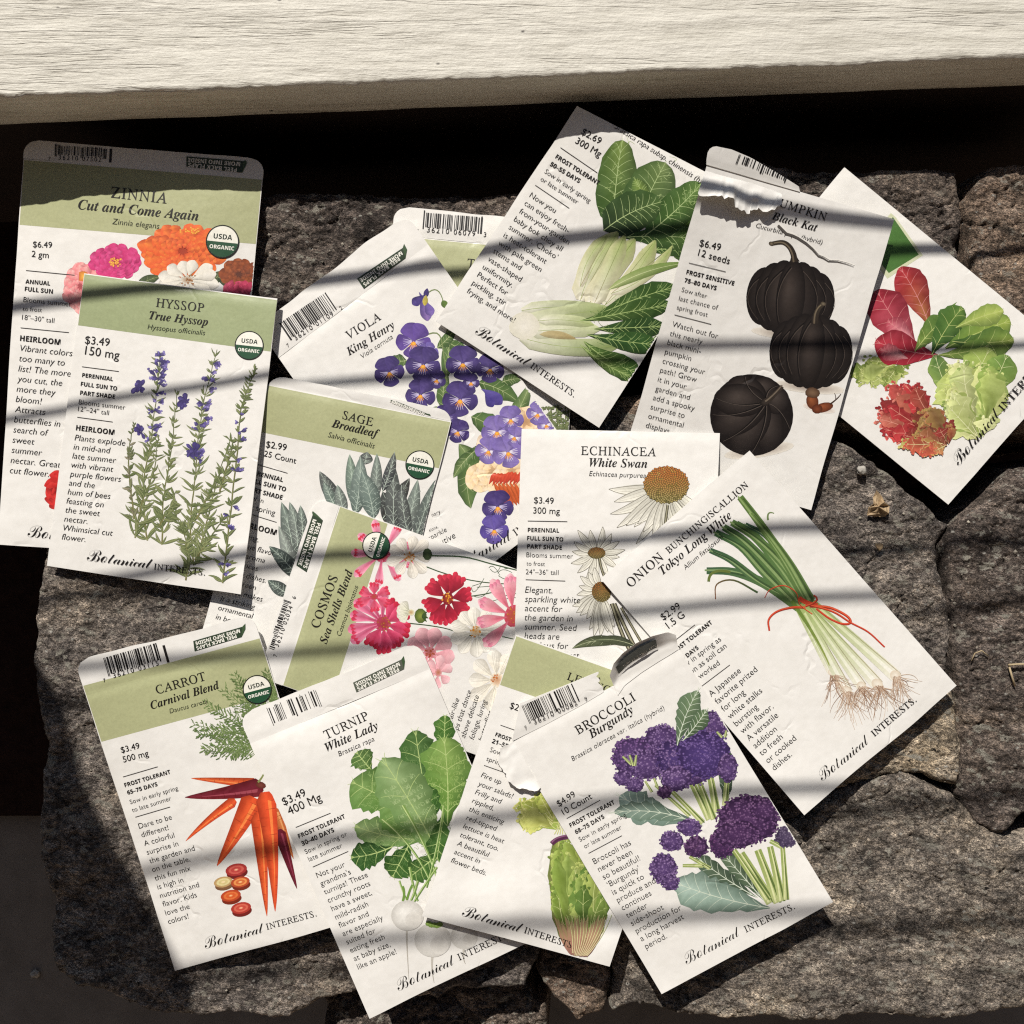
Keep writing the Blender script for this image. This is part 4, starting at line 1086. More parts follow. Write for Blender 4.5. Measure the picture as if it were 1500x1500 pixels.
pansy(p, 729, 742, 24, -.1); pansy(p, 724, 776, 22, 0, (80, 64, 140), (124, 106, 180))
p.end()
p = art('thyme')
for i in range(16):
    x = 770 + i * 4.2; herb(p, [(x, 670), (x + rv(-5, 5), 630), (x + rv(-6, 6), 596)], 9, 13, 2, (96, 112, 70), (150, 158, 112))
p.end()

# sage
p = art('sage')
def sleaf(a, b, w, c0, c1, bd=0.0):
    ax = p.leaf(a, b, w, c0, c1, bd, 'leaf', 10, vein=(186, 200, 186), nv=7, edge=mixc(c0, (60, 66, 66), .6), vw=1.1)
    L = np.hypot(b[0] - a[0], b[1] - a[1]); pr = np.array([b[1] - a[1], a[0] - b[0]]) / L
    for k in range(int(L * w / 9)):
        i = R.randint(1, 8); q = ax[i] + pr * rv(-.75, .75) * w * math.sin(math.pi * i / 10) + np.array([rv(-2, 2), rv(-2, 2)])
        p.disc(*q, rv(.6, 1.2), rv(.5, .9), 0, (176, 188, 178), mixc(c0, c1, .5), 6)
S1 = (96, 112, 104); S2 = (140, 156, 144); S3 = (72, 76, 74); S4 = (112, 116, 112)
for a, b, w, c0, c1 in (((585, 780), (560, 720), 16, (50, 50, 48), S3), ((560, 760), (600, 700), 12, (46, 44, 42), (70, 70, 66)), ((610, 790), (650, 700), 14, (60, 62, 60), S3), ((575, 790), (574, 672), 12, S3, S4), ((500, 745), (468, 690), 11, S3, S4), ((492, 745), (474, 706), 8, S1, S2),
                        ((505, 755), (494, 710), 9, S4, S2), ((535, 680), (538, 662), 10, S3, S4), ((546, 740), (552, 664), 9, S4, S2), ((560, 720), (578, 662), 8, (60, 62, 66), S4),
                        ((520, 745), (512, 665), 10, S1, (150, 172, 150)), ((520, 755), (528, 668), 13, S1, (150, 166, 156)), ((548, 760), (530, 690), 15, S1, (136, 154, 144)), ((590, 790), (612, 702), 11, S4, S2), ((606, 800), (642, 698), 10, S3, S2), ((620, 790), (640, 740), 9, S4, S2), ((600, 790), (588, 710), 10, S3, S4),
                        ((432, 840), (412, 735), 14, S3, S2), ((430, 850), (408, 770), 10, S4, (168, 178, 168)), ((436, 800), (424, 735), 9, S4, S2), ((440, 850), (394, 800), 12, (52, 58, 56), S1), ((425, 872), (392, 850), 10, S3, S1), ((444, 792), (440, 740), 8, S3, S2)):
    sleaf(a, b, w, c0, c1, rv(-.08, .08))
p.end()

# cosmos
p = art('cosmos')
PK1 = (214, 120, 150); PK2 = (190, 40, 84)
def stem(pts, w=1.7, c=(60, 84, 52)): p.line(pts, w, w * .8, c)
stem([(632, 814), (680, 816), (720, 826), (760, 836)], 2.2); stem([(624, 830), (690, 850), (755, 855)]); stem([(660, 875), (720, 868), (752, 850)]); stem([(586, 912), (640, 918), (668, 926)]); stem([(655, 940), (700, 930), (752, 936)])
for i in range(16):
    x, y = rv(690, 745), rv(830, 880); stem([(x, y), (x + rv(4, 14), y + rv(-8, 8)), (x + rv(10, 26), y + rv(-14, 12))], .9)
daisy(p, 560, 812, 50, 9, 6.5, (196, 60, 98), (222, 140, 166), False, 1, 0, (236, 186, 198), notch=(206, 30, 60), prof='spoon')
daisy(p, 600, 815, 34, 9, 8, (226, 216, 200), (238, 234, 224), True, 1.0, .4, (190, 184, 172), vein=(170, 164, 152), hr=.25); p.disc(626, 812, 7, 9, 0, (80, 96, 56), (48, 64, 36), 9)
daisy(p, 560, 912, 52, 6, 8.5, (176, 50, 90), (214, 112, 146), False, 1, .3, (232, 160, 182), a0=2.0, a1=4.6, notch=(200, 34, 72), prof='spoon')
daisy(p, 562, 914, 40, 6, 12, (176, 44, 84), (206, 44, 88), True, 1, .3, (220, 96, 128), a0=-1.7, a1=2.2, notch=(190, 20, 56), hr=.26, hcol=((210, 140, 40), (130, 60, 20)))
daisy(p, 548, 874, 25, 6, 7.5, (190, 50, 84), (214, 80, 110), False, .8, 0, (226, 120, 144), notch=(206, 40, 74))
daisy(p, 656, 877, 34, 8, 11.5, (120, 12, 36), (186, 22, 56), True, 1.15, .2, (160, 10, 40), notch=(196, 30, 60), hcol=((240, 180, 40), (200, 120, 20)))
daisy(p, 602, 897, 22, 5, 7, (226, 226, 196), (236, 232, 222), False, .9, 0, (180, 178, 160), a0=2.2, a1=4.2, vein=(160, 160, 140)); p.disc(616, 902, 9, 11, 0, (136, 146, 60), (76, 96, 40), 10)
for i in range(6): p.leaf((618, 902), (618 + rv(4, 10), 902 + rv(-14, 14)), 1.6, (60, 84, 40))
daisy(p, 630, 956, 40, 9, 11, (206, 130, 140), (232, 186, 190), True, .9, .5, (226, 160, 170), hr=.2, hcol=((190, 90, 40), (120, 44, 20))); daisy(p, 642, 985, 22, 6, 7, (214, 150, 156), (236, 196, 200), False, 1.2, .2, (226, 170, 178))
daisy(p, 697, 925, 38, 10, 9.5, (232, 228, 212), (240, 237, 228), True, 1, 0, (206, 200, 186), vein=(176, 172, 158), hcol=((232, 156, 40), (180, 110, 24)))
daisy(p, 752, 902, 56, 5, 9.5, (190, 60, 84), (232, 186, 192), True, 1.25, .3, (226, 156, 170), a0=1.9, a1=4.6, notch=(214, 120, 146), hr=.2)
daisy(p, 728, 996, 46, 9, 11, (234, 226, 206), (240, 237, 228), True, 1, 0, (206, 200, 186), vein=(180, 176, 164), hr=.2, hcol=((216, 130, 50), (160, 80, 30)))
p.end()

# bok choy
p = art('bokchoy')
def bleaf(a, b, w, c0=(58, 88, 30), c1=(104, 134, 56), bd=0.0, nv=10, vein=(160, 182, 112), prof='petal'):
    ax = p.leaf(a, b, w, c0, c1, bd, prof, 11, vein=vein, nv=nv, jag=.06, edge=(40, 66, 24), vw=1.3, jit=9)
    L = np.hypot(b[0] - a[0], b[1] - a[1])
    for k in range(int(L / 7)):
        i = R.randint(2, len(ax) - 3); q = ax[i] + np.array([rv(-w, w) * .55, rv(-w, w) * .55]); p.line([q, q + np.array([rv(-6, 6), rv(-6, 6)]), q + np.array([rv(-10, 10), rv(-10, 10)])], .8, .3, mixc(vein, c1, .35))
bleaf((935, 350), (1030, 335), 22, bd=.1); bleaf((960, 345), (1022, 385), 13, (80, 106, 44), (60, 92, 34)); bleaf((940, 365), (1020, 360), 13, (70, 100, 40), (40, 70, 24), -.05)
VB = (176, 196, 134)
bleaf((908, 348), (1026, 350), 20, (50, 80, 28), (74, 104, 42), .05, vein=VB)
bleaf((898, 334), (912, 205), 29, (46, 76, 24), (134, 156, 76), .04, 13, VB, 'round'); bleaf((930, 335), (975, 238), 36, (52, 84, 30), (124, 144, 84), .04, 12, VB, 'round'); bleaf((945, 345), (1028, 268), 26, (44, 76, 26), (100, 132, 60), -.06, 12, VB, 'round')
bleaf((955, 310), (930, 262), 12, (150, 168, 84), (120, 148, 64))
bleaf((936, 326), (882, 312), 18, (54, 80, 30), (36, 54, 22), 0, 6, VB, 'round')
bleaf((884, 338), (968, 296), 30, (30, 48, 20), (76, 104, 46), .12, 13, VB, 'round')
ST0 = (234, 230, 214); ST1 = (150, 168, 90)
for a, b, w, bd in (((850, 440), (905, 340), 17, .12), ((862, 446), (930, 350), 16, .02), ((885, 448), (960, 352), 13, -.12), ((870, 446), (915, 345), 13, .0), ((895, 430), (985, 360), 7, -.2), ((850, 420), (890, 345), 9, .2)):
    p.leaf(a, b, w, ST0, ST1, bd, 'strap', 9, vein=(150, 166, 92), edge=(186, 180, 144), vw=.8)
    p.line([mixc(a, b, .02), mixc(a, b, .5), mixc(a, b, .95)], .9, .6, (168, 156, 116), (110, 130, 60))
p.leaf((890, 425), (1010, 385), 8, (190, 200, 140), (90, 116, 50), .12, 'leaf', 9, vein=(214, 220, 170), edge=(100, 124, 56))
for a, b, w, bd, c1 in (((764, 455), (905, 462), 10, .12, (96, 120, 52)), ((758, 478), (900, 455), 13, .08, (120, 140, 70)), ((762, 494), (910, 505), 13, -.12, (110, 132, 66)), ((775, 486), (880, 482), 12, .03, (190, 200, 150)), ((790, 470), (870, 476), 8, .1, (160, 176, 110))):
    p.leaf(a, b, w, (236, 232, 220), c1, bd, 'strap', 9, vein=(150, 166, 92), edge=(176, 182, 140), vw=.8)
p.disc(768, 478, 22, 20, 0, (234, 230, 218), (222, 218, 200), 18, .06); p.leaf((790, 490), (845, 497), 6, (200, 186, 140), (160, 140, 90), .1)
bleaf((868, 465), (990, 420), 17, (70, 98, 38), (50, 82, 30), .05); bleaf((850, 470), (985, 445), 15, (84, 110, 46), (44, 74, 26)); bleaf((870, 482), (975, 478), 15, (50, 80, 30), (30, 58, 24)); bleaf((860, 490), (965, 505), 16, (40, 72, 28), (46, 84, 34), -.04)
bleaf((855, 500), (940, 548), 18, (90, 116, 46), (56, 92, 34), -.12); bleaf((850, 505), (925, 552), 9, (130, 150, 74), (80, 110, 44), -.1)
p.end()

# mixed lettuce
def ruffle(p, cx, cy, rx, ry, n, cols, sz=7, edge=(60, 70, 30), rot=0):
    for _ in range(7):
        c = mixc(R.choice(cols), edge, rv(.15, .5)); a = rv(0, 6.283); p.disc(cx + rx * .35 * math.cos(a), cy + ry * .35 * math.sin(a), rx * rv(.5, .62), ry * rv(.5, .62), rv(-.3, .3), c, mixc(c, edge, .2), 24, .16)
    for i in range(int(n * 1.7)):
        a = rv(0, 6.283); q = math.sqrt(rv(0.02, 1)); x = cx + rx * q * math.cos(a); y = cy + ry * q * math.sin(a)
        b = rv(0, 6.283); l = sz * rv(.7, 1.5); c = R.choice(cols)
        p.leaf((x, y), (x + l * math.cos(b), y + l * math.sin(b)), l * rv(.28, .5), mixc(c, edge, rv(.1, .5)), c, rv(-.3, .3), 'petal', 5, edge=mixc(c, edge, .35), jag=.25)
def frill(p, base, cx, cy, rx, ry, n, cols, edge, w, vein):
    for i in range(n):
        a = rv(0, 6.283); q = math.sqrt(rv(.1, 1)); t = np.array([cx + rx * q * math.cos(a), cy + ry * q * math.sin(a)])
        b = np.array(base) + (t - np.array(base)) * rv(.15, .55); c = R.choice(cols); e = R.choice(edge)
        p.leaf(b, t, w * rv(.6, 1.2), mixc(c, (40, 40, 20), rv(.1, .45)), mixc(c, e, rv(.2, .7)), rv(-.18, .18), 'petal', 8, edge=mixc(c, e, rv(.3, .9)), jag=.34, vein=vein if R.random() < .6 else None, nv=3, vw=.9, jit=11)
        d = t - b; d = d / (np.linalg.norm(d) + 1e-6); pr = np.array([d[1], -d[0]])
        for k in range(5):
            m = t - d * rv(0, w * .5) + pr * rv(-w, w) * .8; f = m + d * rv(3, 7) + pr * rv(-4, 4); p.leaf(m, f, rv(1.6, 3.2), mixc(c, (50, 40, 20), rv(0, .35)), e, rv(-.3, .3), 'petal', 4, edge=e, jag=.3)
p = art('lettucemix')
frill(p, (1320, 530), 1288, 545, 42, 18, 30, [(150, 164, 80), (120, 138, 62), (176, 184, 104)], [(196, 204, 130), (110, 130, 56)], 10, (206, 212, 150))
p.leaf((1345, 520), (1402, 442), 6, (96, 124, 56), (110, 140, 64), .1)
def rleaf(a, b, w, c0, c1, bd): p.leaf(a, b, w, c0, c1, bd, 'petal', 11, vein=(206, 130, 130), nv=6, jag=.06, edge=(120, 20, 36), vw=1.1, jit=12)
rleaf((1362, 480), (1318, 392), 24, (150, 120, 50), (170, 34, 46), -.08); rleaf((1345, 515), (1284, 425), 30, (196, 120, 126), (150, 24, 44), .05); rleaf((1340, 500), (1300, 470), 16, (220, 180, 180), (190, 80, 96), 0)
rleaf((1374, 520), (1282, 500), 26, (150, 24, 44), (176, 40, 56), .08); rleaf((1330, 525), (1290, 512), 13, (226, 190, 186), (200, 90, 100), 0)
for a, b, w, c0, c1 in (((1340, 515), (1385, 465), 17, (130, 150, 66), (70, 104, 44)), ((1365, 520), (1410, 450), 22, (60, 96, 40), (96, 128, 54)), ((1385, 510), (1480, 470), 30, (96, 128, 50), (150, 168, 72)), ((1395, 500), (1485, 498), 22, (60, 92, 40), (140, 158, 66)), ((1400, 480), (1470, 455), 16, (150, 170, 80), (176, 190, 96)), ((1375, 520), (1450, 505), 14, (140, 160, 72), (96, 130, 56))):
    p.leaf(a, b, w, c0, c1, rv(-.1, .1), 'petal', 10, vein=(186, 196, 120), nv=5, jag=.14, edge=mixc(c0, (40, 66, 28), .6), vw=1)
for a, b, w, c0, c1 in (((1410, 600), (1450, 510), 28, (176, 190, 106), (150, 172, 84)), ((1440, 590), (1475, 520), 22, (150, 172, 84), (90, 124, 56)), ((1400, 590), (1370, 520), 16, (166, 184, 100), (70, 104, 50)), ((1415, 625), (1390, 545), 24, (206, 210, 146), (176, 190, 100)), ((1445, 620), (1430, 540), 26, (196, 204, 130), (166, 184, 96)), ((1440, 640), (1470, 560), 16, (206, 210, 150), (160, 180, 96))):
    p.leaf(a, b, w, c0, c1, rv(-.12, .12), 'petal', 10, vein=(216, 220, 164), nv=4, jag=.14, edge=mixc(c0, (110, 136, 60), .6), vw=1)
frill(p, (1440, 650), 1422, 575, 46, 54, 44, [(206, 212, 140), (176, 190, 104), (140, 164, 76), (214, 216, 156)], [(222, 226, 172), (120, 150, 66), (196, 206, 126)], 17, (224, 226, 178))
frill(p, (1385, 650), 1322, 602, 36, 44, 48, [(170, 40, 46), (196, 60, 58), (120, 50, 38), (150, 70, 50)], [(214, 84, 80), (226, 130, 116), (150, 30, 40)], 12, (220, 150, 130))
frill(p, (1392, 655), 1362, 628, 34, 32, 30, [(110, 74, 46), (150, 50, 44), (96, 80, 44)], [(190, 70, 60), (176, 150, 84), (130, 44, 40)], 11, (200, 150, 120)); frill(p, (1390, 650), 1345, 655, 32, 10, 14, [(186, 176, 92), (176, 90, 60)], [(206, 196, 120), (206, 90, 70)], 9, (220, 206, 150))
p.end()

# black pumpkins
def gourd(p, cx, cy, rx, ry, rot, n, stemp):
    c, q = math.cos(rot), math.sin(rot)
    def tf(x, y): return (cx + x * c - y * q, cy + x * q + y * c)
    p.disc(*tf(rx * .05, ry * .95), rx * .85, ry * .16, rot, (150, 136, 124), (226, 220, 208), 18)
    p.disc(cx, cy, rx * .93, ry * .93, rot, (44, 37, 34), (24, 19, 18), 30)
    order = sorted(range(n), key=lambda k: -abs(k - (n - 1) / 2))
    for k in order:
        f = (k - (n - 1) / 2) / ((n - 1) / 2); x = f * rx * .60
        w = rx * (.40 - .02 * abs(f)) * (1 if abs(f) > .2 else .8); g = 1.05 - .3 * abs(f)
        p.disc(*tf(x, ry * .03 * abs(f)), w, ry * (1 - .24 * f * f), rot, (66 * g, 57 * g, 52 * g), (25, 20, 18), 30, hl=((-w * .25 * c + ry * .30 * q), (-w * .25 * q - ry * .30 * c)))
        e = x + w * .92 * (1 if f > 0.05 else -1)
        p.line([tf(x * .3 + (e - x) * .2, -ry * .80), tf(e, -ry * .1), tf(e * .72, ry * .72)], 1.6, .7, (16, 12, 11)); p.line([tf(x * .3 + (e - x) * .2 + 1.6, -ry * .78), tf(e + 1.6, -ry * .1), tf(e * .72 + 1, ry * .66)], 1.0, .4, (78, 68, 61))
    if stemp:
        p.line([stemp[0], mixc(stemp[0], stemp[1], .6)], 15, 9, (34, 28, 24)); p.line(stemp, 9.5, 6, (44, 37, 31), (58, 50, 40)); p.line([(x - 1.4, y) for x, y in stemp], 2.6, 1.6, (98, 86, 70), (120, 108, 86))
        p.disc(*stemp[-1], 4.2, 3.2, .4, (122, 110, 90), (60, 52, 42), 9)
p = art('pumpkin')
gourd(p, 1158, 436, 66, 56, .1, 7, [(1164, 384), (1162, 372), (1156, 361), (1146, 355), (1130, 357)])
gourd(p, 1188, 514, 62, 56, .1, 7, [(1194, 474), (1195, 462), (1199, 452), (1206, 445)])
p.disc(1112, 660, 52, 10, -.15, (160, 146, 134), (226, 220, 208), 18)
p.disc(1101, 608, 61, 60, 0, (40, 34, 31), (24, 19, 18), 34)
for a in (1.1, -.4, 2.0, -1.3, 2.75, -2.2, 3.55):
    ux, uy = math.cos(a), math.sin(a); L = 1 / math.sqrt(((1122 - 1101) * 0 + ux / 62) ** 2 + (uy / 60) ** 2)
    tx, ty = 1101 + ux * L * .96, 608 + uy * L * .96; mx, my = (1120 + tx) / 2, (588 + ty) / 2; D = math.hypot(tx - 1120, ty - 588)
    p.disc(mx, my, D * .52, 17 + D * .10, math.atan2(ty - 588, tx - 1120), (74, 65, 60), (24, 19, 18), 26, hl=(-3, -6))
for a in (1.6, .35, -.85, 2.4, -1.75, 3.15, -2.7):
    tx, ty = 1101 + 58 * math.cos(a), 608 + 57 * math.sin(a); cx, cy = (1121 + tx) / 2 + math.sin(a) * 7, (589 + ty) / 2 - math.cos(a) * 7
    p.line([(1121, 589), (cx, cy), (tx, ty)], 1.8, .9, (15, 12, 11)); p.line([(1123, 590), (cx + 1.5, cy + .6), (tx + 1, ty)], .9, .4, (92, 82, 75))
p.disc(1121, 589, 8, 6, -.4, (60, 52, 46), (30, 25, 22), 10)
p.line([(1121, 589), (1132, 580), (1146, 566)], 9, 6, (52, 44, 38)); p.line([(1121, 588), (1132, 579), (1146, 564)], 2.4, 1.6, (110, 98, 84))
p.disc(1200, 598, 24, 6, .2, (176, 150, 140), (230, 222, 212), 16)
p.disc(1190, 588, 9, 12, -.2, (150, 84, 44), (84, 40, 20), 14, hl=(-2, -3)); p.disc(1190, 575, 11, 7.5, .1, (124, 96, 72), (78, 56, 40), 12, .06)
p.disc(1206, 597, 15, 7, -.25, (150, 80, 44), (90, 42, 22), 14, hl=(-2, -2)); p.disc(1197, 599, 8, 7, 0, (126, 64, 36), (80, 38, 20), 10); p.line([(1216, 592), (1226, 584), (1232, 577)], 2.4, 1.0, (60, 40, 30)); p.line([(1224, 586), (1224, 580), (1222, 576)], 1.3, .8, (60, 40, 30))
# the torn paper's crack, running right from the tear
pts = [(1139, 331), (1152, 341), (1160, 344), (1169, 350), (1180, 357), (1190, 366), (1199, 375), (1206, 379), (1214, 383), (1226, 384), (1238, 387), (1251, 392)]
p.end()
p.start("tear_line"); p.dz0 = 215e-6
P2 = [(x + rv(-1, 1), y + rv(-1.5, 1.5)) for x, y in pts]
p.line(P2, 4.0, .6, (84, 80, 76)); p.line([(x + 1.5, y - 2.6) for x, y in P2], 2.4, .6, (236, 233, 226)); p.end()

# echinacea
p = art('echinacea')
def cone(p, cx, cy, rx, ry, rot, n, tilt=.25):
    c, q = math.cos(rot), math.sin(rot); pts = []
    p.disc(cx, cy, rx, ry, rot, (120, 96, 50), (70, 60, 34), 22)
    for i in range(n):
        a = i * 2.39996; f = math.sqrt((i + .5) / n); x = rx * f * math.cos(a); y = ry * f * math.sin(a); pts.append((x, y))
    for x, y in sorted(pts, key=lambda z: z[1]):
        f = (y / ry + 1) / 2; t = R.random()
        col = mixc((216, 128, 44), (190, 180, 110), min(1, max(0, f * 1.5 - .3))) if t > .2 else mixc((236, 170, 70), (120, 126, 66), f)
        p.disc(cx + x * c - y * q, cy + x * q + y * c, rx * .062, ry * .066, 0, col, mixc(col, (60, 40, 20), .75), 6)
def wpetals(p, cx, cy, L, n, a0, a1, w, up=.15):
    for i in range(n):
        a = a0 + (a1 - a0) * i / (n - 1) + rv(-.05, .05); l = L * rv(.85, 1.1)
        b = (cx + l * .16 * math.cos(a), cy + l * .12 * math.sin(a)); e = (cx + l * math.cos(a), cy + l * math.sin(a))
        bd = rv(-.08, .08) + (.10 if math.cos(a) < 0 else -.10)
        ax = p.leaf(b, e, w * rv(.8, 1.1), (206, 204, 188), (232, 229, 218), bd, 'leaf', 9, edge=(214, 211, 198), jit=3)
        pr = np.array([e[1] - b[1], b[0] - e[0]]) / l
        pf = np.sin(math.pi * np.linspace(0, 1, 10) ** .85) ** .8 * w * .95
        for sg in (-1, 1): p.line([ax[k] + pr * pf[k] * sg for k in range(10)], .9, .8, (120, 116, 104))
        for sg in (-.4, .3): p.line([ax[k] + pr * pf[k] * sg for k in range(1, 9)], .55, .3, (160, 156, 142))
wpetals(p, 976, 712, 88, 13, 3.05, .55, 8.5)
wpetals(p, 976, 722, 72, 9, 2.5, .9, 8)
cone(p, 976, 710, 33, 27, 0, 330)
def stm(pts, w): p.line(pts, w, w, (66, 62, 48)); p.line(pts, w * .4, w * .4, (150, 146, 120))
stm([(978, 740), (974, 770), (970, 800)], 4)
wpetals(p, 874, 810, 40, 15, .2, 6.2, 5.5); cone(p, 874, 810, 13, 8.5, 0, 110); stm([(878, 818), (882, 836), (888, 850)], 4)
stm([(896, 884), (908, 920), (922, 952)], 6); stm([(900, 884), (914, 916), (930, 948)], 6); stm([(910, 890), (930, 925), (945, 950)], 4)
wpetals(p, 880, 868, 50, 8, 2.7, 1.2, 7); wpetals(p, 880, 872, 62, 5, 1.9, 1.2, 7); wpetals(p, 880, 862, 34, 5, 2.9, 4.4, 6); cone(p, 881, 867, 14, 15, -.3, 130)
p.leaf((910, 942), (838, 950), 8, (70, 76, 56), (110, 120, 84), -.2, 'leaf', 10, vein=(190, 196, 160), nv=5, edge=(50, 56, 40)); p.leaf((930, 946), (870, 938), 7, (60, 66, 50), (96, 106, 74), -.15, 'leaf', 8, vein=(170, 176, 140))
p.end()

# bunching onion
p = art('onion')
def reed(pts, w0, w1, c0, c1, hi):
    p.line(pts, w0 * 2, w1 * 2, c0, c1); A = np.array(pts, float); p.line(A + np.array([-w0 * .35, -w0 * .1]), w0 * .6, w1 * .5, mixc(c0, hi, .6), mixc(c1, hi, .6)); p.line(A + np.array([w0 * .6, w0 * .3]), w0 * .5, w1 * .4, mixc(c0, (30, 46, 24), .4), mixc(c1, (30, 46, 24), .4))
base = (1175, 888)
for pts, w0, w1, c in (([(1172, 890), (1120, 855), (1075, 838), (1035, 836)], 8, 5, (60, 92, 62)), ([(1165, 880), (1110, 850), (1070, 820), (1040, 806)], 7, 4, (52, 84, 58)), ([(1168, 885), (1120, 838), (1085, 800), (1048, 780)], 8, 5, (58, 92, 54)),
                       ([(1172, 880), (1130, 832), (1090, 792), (1060, 772)], 8, 5, (66, 98, 52)), ([(1176, 876), (1140, 825), (1105, 785), (1078, 768)], 8, 6, (70, 104, 56)), ([(1178, 874), (1148, 820), (1122, 785), (1092, 768)], 6, 3, (52, 84, 60)),
                       ([(1182, 880), (1150, 830), (1110, 790), (1072, 765)], 7, 5, (78, 108, 54)), ([(1184, 880), (1150, 820), (1112, 765), (1084, 728)], 8, 5, (84, 112, 50)), ([(1188, 880), (1160, 830), (1132, 790), (1100, 752)], 7, 3, (96, 124, 60))):
    reed(pts, w0, w1, (92, 120, 66), c, (160, 180, 120))
p.line([(1125, 762), (1126, 752), (1134, 752)], 3, 1.4, (110, 130, 80)); p.line([(1110, 868), (1075, 850), (1050, 856), (1048, 878)], 3, 1.5, (60, 86, 50), (130, 80, 50)); p.line([(1070, 838), (1046, 838), (1038, 852)], 4, 4, (96, 110, 50))
for a, b, w in (((1165, 885), (1218, 985), 6), ((1172, 885), (1240, 1012), 9), ((1180, 885), (1285, 1002), 9.5), ((1190, 882), (1312, 990), 9.5), ((1178, 885), (1262, 1005), 8)):
    p.line([a, mixc(a, b, .3), mixc(a, b, .7), b], w * 1.1, w * 2.0, (150, 170, 96), (232, 228, 214)); p.line([mixc(a, b, .1), mixc(a, b, .5), b], w * .35, w * .6, (196, 206, 150), (240, 238, 230)); p.line([(a[0] + 4, a[1] - 1), (mixc(a, b, .5)[0] + w * .75, mixc(a, b, .5)[1] - 1), (b[0] + w * .8, b[1] - 3)], 1, 1.3, (130, 146, 84), (176, 164, 140)); p.disc(*b, w * .95, w * .8, .7, (234, 228, 214), (214, 200, 178), 12)
p.line([(1160, 880), (1195, 935), (1215, 975)], 6, 1.5, (96, 124, 50), (150, 160, 80))
for bx, by in ((1240, 1015), (1262, 1008), (1288, 1006), (1314, 992), (1222, 990)):
    for i in range(36):
        a = rv(.1, 2.4); l = rv(18, 52); x, y = bx + rv(-6, 6), by + rv(-3, 5); e = (x + l * math.cos(a) * .8, y + l * math.sin(a))
        p.line([(x, y), ((x + e[0]) / 2 + rv(-6, 6), (y + e[1]) / 2 + rv(-5, 5)), e], 1.0, .4, R.choice([(170, 140, 116), (196, 172, 150), (140, 108, 86), (206, 186, 166)]))
RD = (206, 62, 26)
p.line([(1170, 876), (1185, 884), (1198, 886)], 7, 6, RD)
for pts, w in (([(1180, 890), (1160, 890), (1138, 896), (1126, 908), (1127, 924)], 3.4), ([(1186, 888), (1215, 890), (1240, 902), (1246, 912), (1234, 914), (1215, 906), (1196, 892)], 3.6), ([(1184, 886), (1220, 896), (1246, 912), (1272, 926), (1296, 948)], 2.8), ([(1180, 888), (1196, 880), (1192, 872)], 3), ([(1190, 900), (1172, 886), (1166, 868), (1148, 858), (1128, 864), (1120, 876)], 1.3)):
    p.line(pts, w * 1.15, w * .8, (150, 36, 18), (170, 44, 20)); p.line([(x, y - .7) for x, y in pts], w * .6, w * .4, (226, 90, 44), RD)
p.end()

# carrot
p = art('carrot')
def frond(p, a, b, n=14, l=15, col=(96, 118, 66)):
    a = np.array(a, float); b = np.array(b, float); d = b - a; L = np.linalg.norm(d); d /= L; nr = np.array([d[1], -d[0]])
    p.line([a, (a + b) / 2 + nr * rv(-5, 5), b], 1.5, .7, col)
    for k in range(n):
        q = a + d * L * (k + 1) / n; ll = l * (1.1 - .8 * k / n)
        for sg in (-1, 1):
            e = q + nr * sg * ll * rv(.5, 1) + d * ll * rv(.3, .9); c = mixc(col, (146, 164, 106), rv(0, .8)); p.line([q, e], 1.3, .5, c)
            for m in range(3):
                o = q + (e - q) * rv(.35, 1); f = o + d * rv(1, 5) + nr * sg * rv(-1, 4); p.line([o, f], 1.7, .8, mixc(c, (66, 90, 44), rv(0, .6)))
for a, b in (((395, 1090), (300, 1030)), ((390, 1095), (285, 1062)), ((385, 1100), (322, 1090)), ((395, 1080), (330, 1012)), ((395, 1060), (345, 990)), ((400, 1040), (392, 985)), ((410, 1050), (408, 1000)), ((395, 1085), (320, 1070)), ((390, 1070), (312, 1040)), ((400, 1060), (370, 1020)), ((370, 1090), (340, 1104)), ((420, 1045), (398, 1010)), ((350, 1070), (292, 1075)), ((405, 1070), (360, 1040)), ((400, 1030), (410, 985)), ((380, 1060), (350, 1000)), ((360, 1095), (300, 1098)), ((395, 1100), (350, 1060))): frond(p, a, b, 15, 19)
def carrot(a, b, w, c, hi, bd=0.0, tail=None):
    ax = p.leaf(a, b, w, c, mixc(c, hi, .15), bd, 'root', 14, edge=mixc(c, (90, 14, 8), .55), jit=8)
    L = np.hypot(b[0] - a[0], b[1] - a[1]); d = (np.array(b) - np.array(a)) / L; nr = np.array([d[1], -d[0]])
    p.line([ax[i] + nr * w * .35 * (1 - i / 14) for i in range(1, 12)], w * .35, .5, mixc(c, hi, .7))
    for k in range(13):
        i = 1 + k; ww = w * (1 - i / 14) ** .75; sd = R.choice((-1, 1)); p.line([ax[i] + nr * ww * .9 * sd, ax[i] + nr * ww * rv(-.2, .5) * sd + d * .8], 1.0, .4, mixc(c, (80, 14, 10), .5))
OR = (222, 76, 14); HI = (246, 150, 70)
carrot((378, 1148), (280, 1140), 8, (214, 84, 24), (240, 150, 80)); carrot((385, 1152), (271, 1168), 14, (104, 20, 38), (176, 84, 96), .03)
carrot((345, 1172), (272, 1232), 8, OR, HI, -.05); carrot((372, 1168), (318, 1268), 17, OR, HI, .02)
carrot((402, 1185), (430, 1258), 9, (196, 110, 50), (230, 170, 110)); carrot((408, 1215), (435, 1302), 9, (96, 18, 40), (160, 70, 90))
carrot((378, 1190), (391, 1342), 12, OR, HI); carrot((388, 1160), (403, 1335), 15, (226, 72, 12), HI, .03)
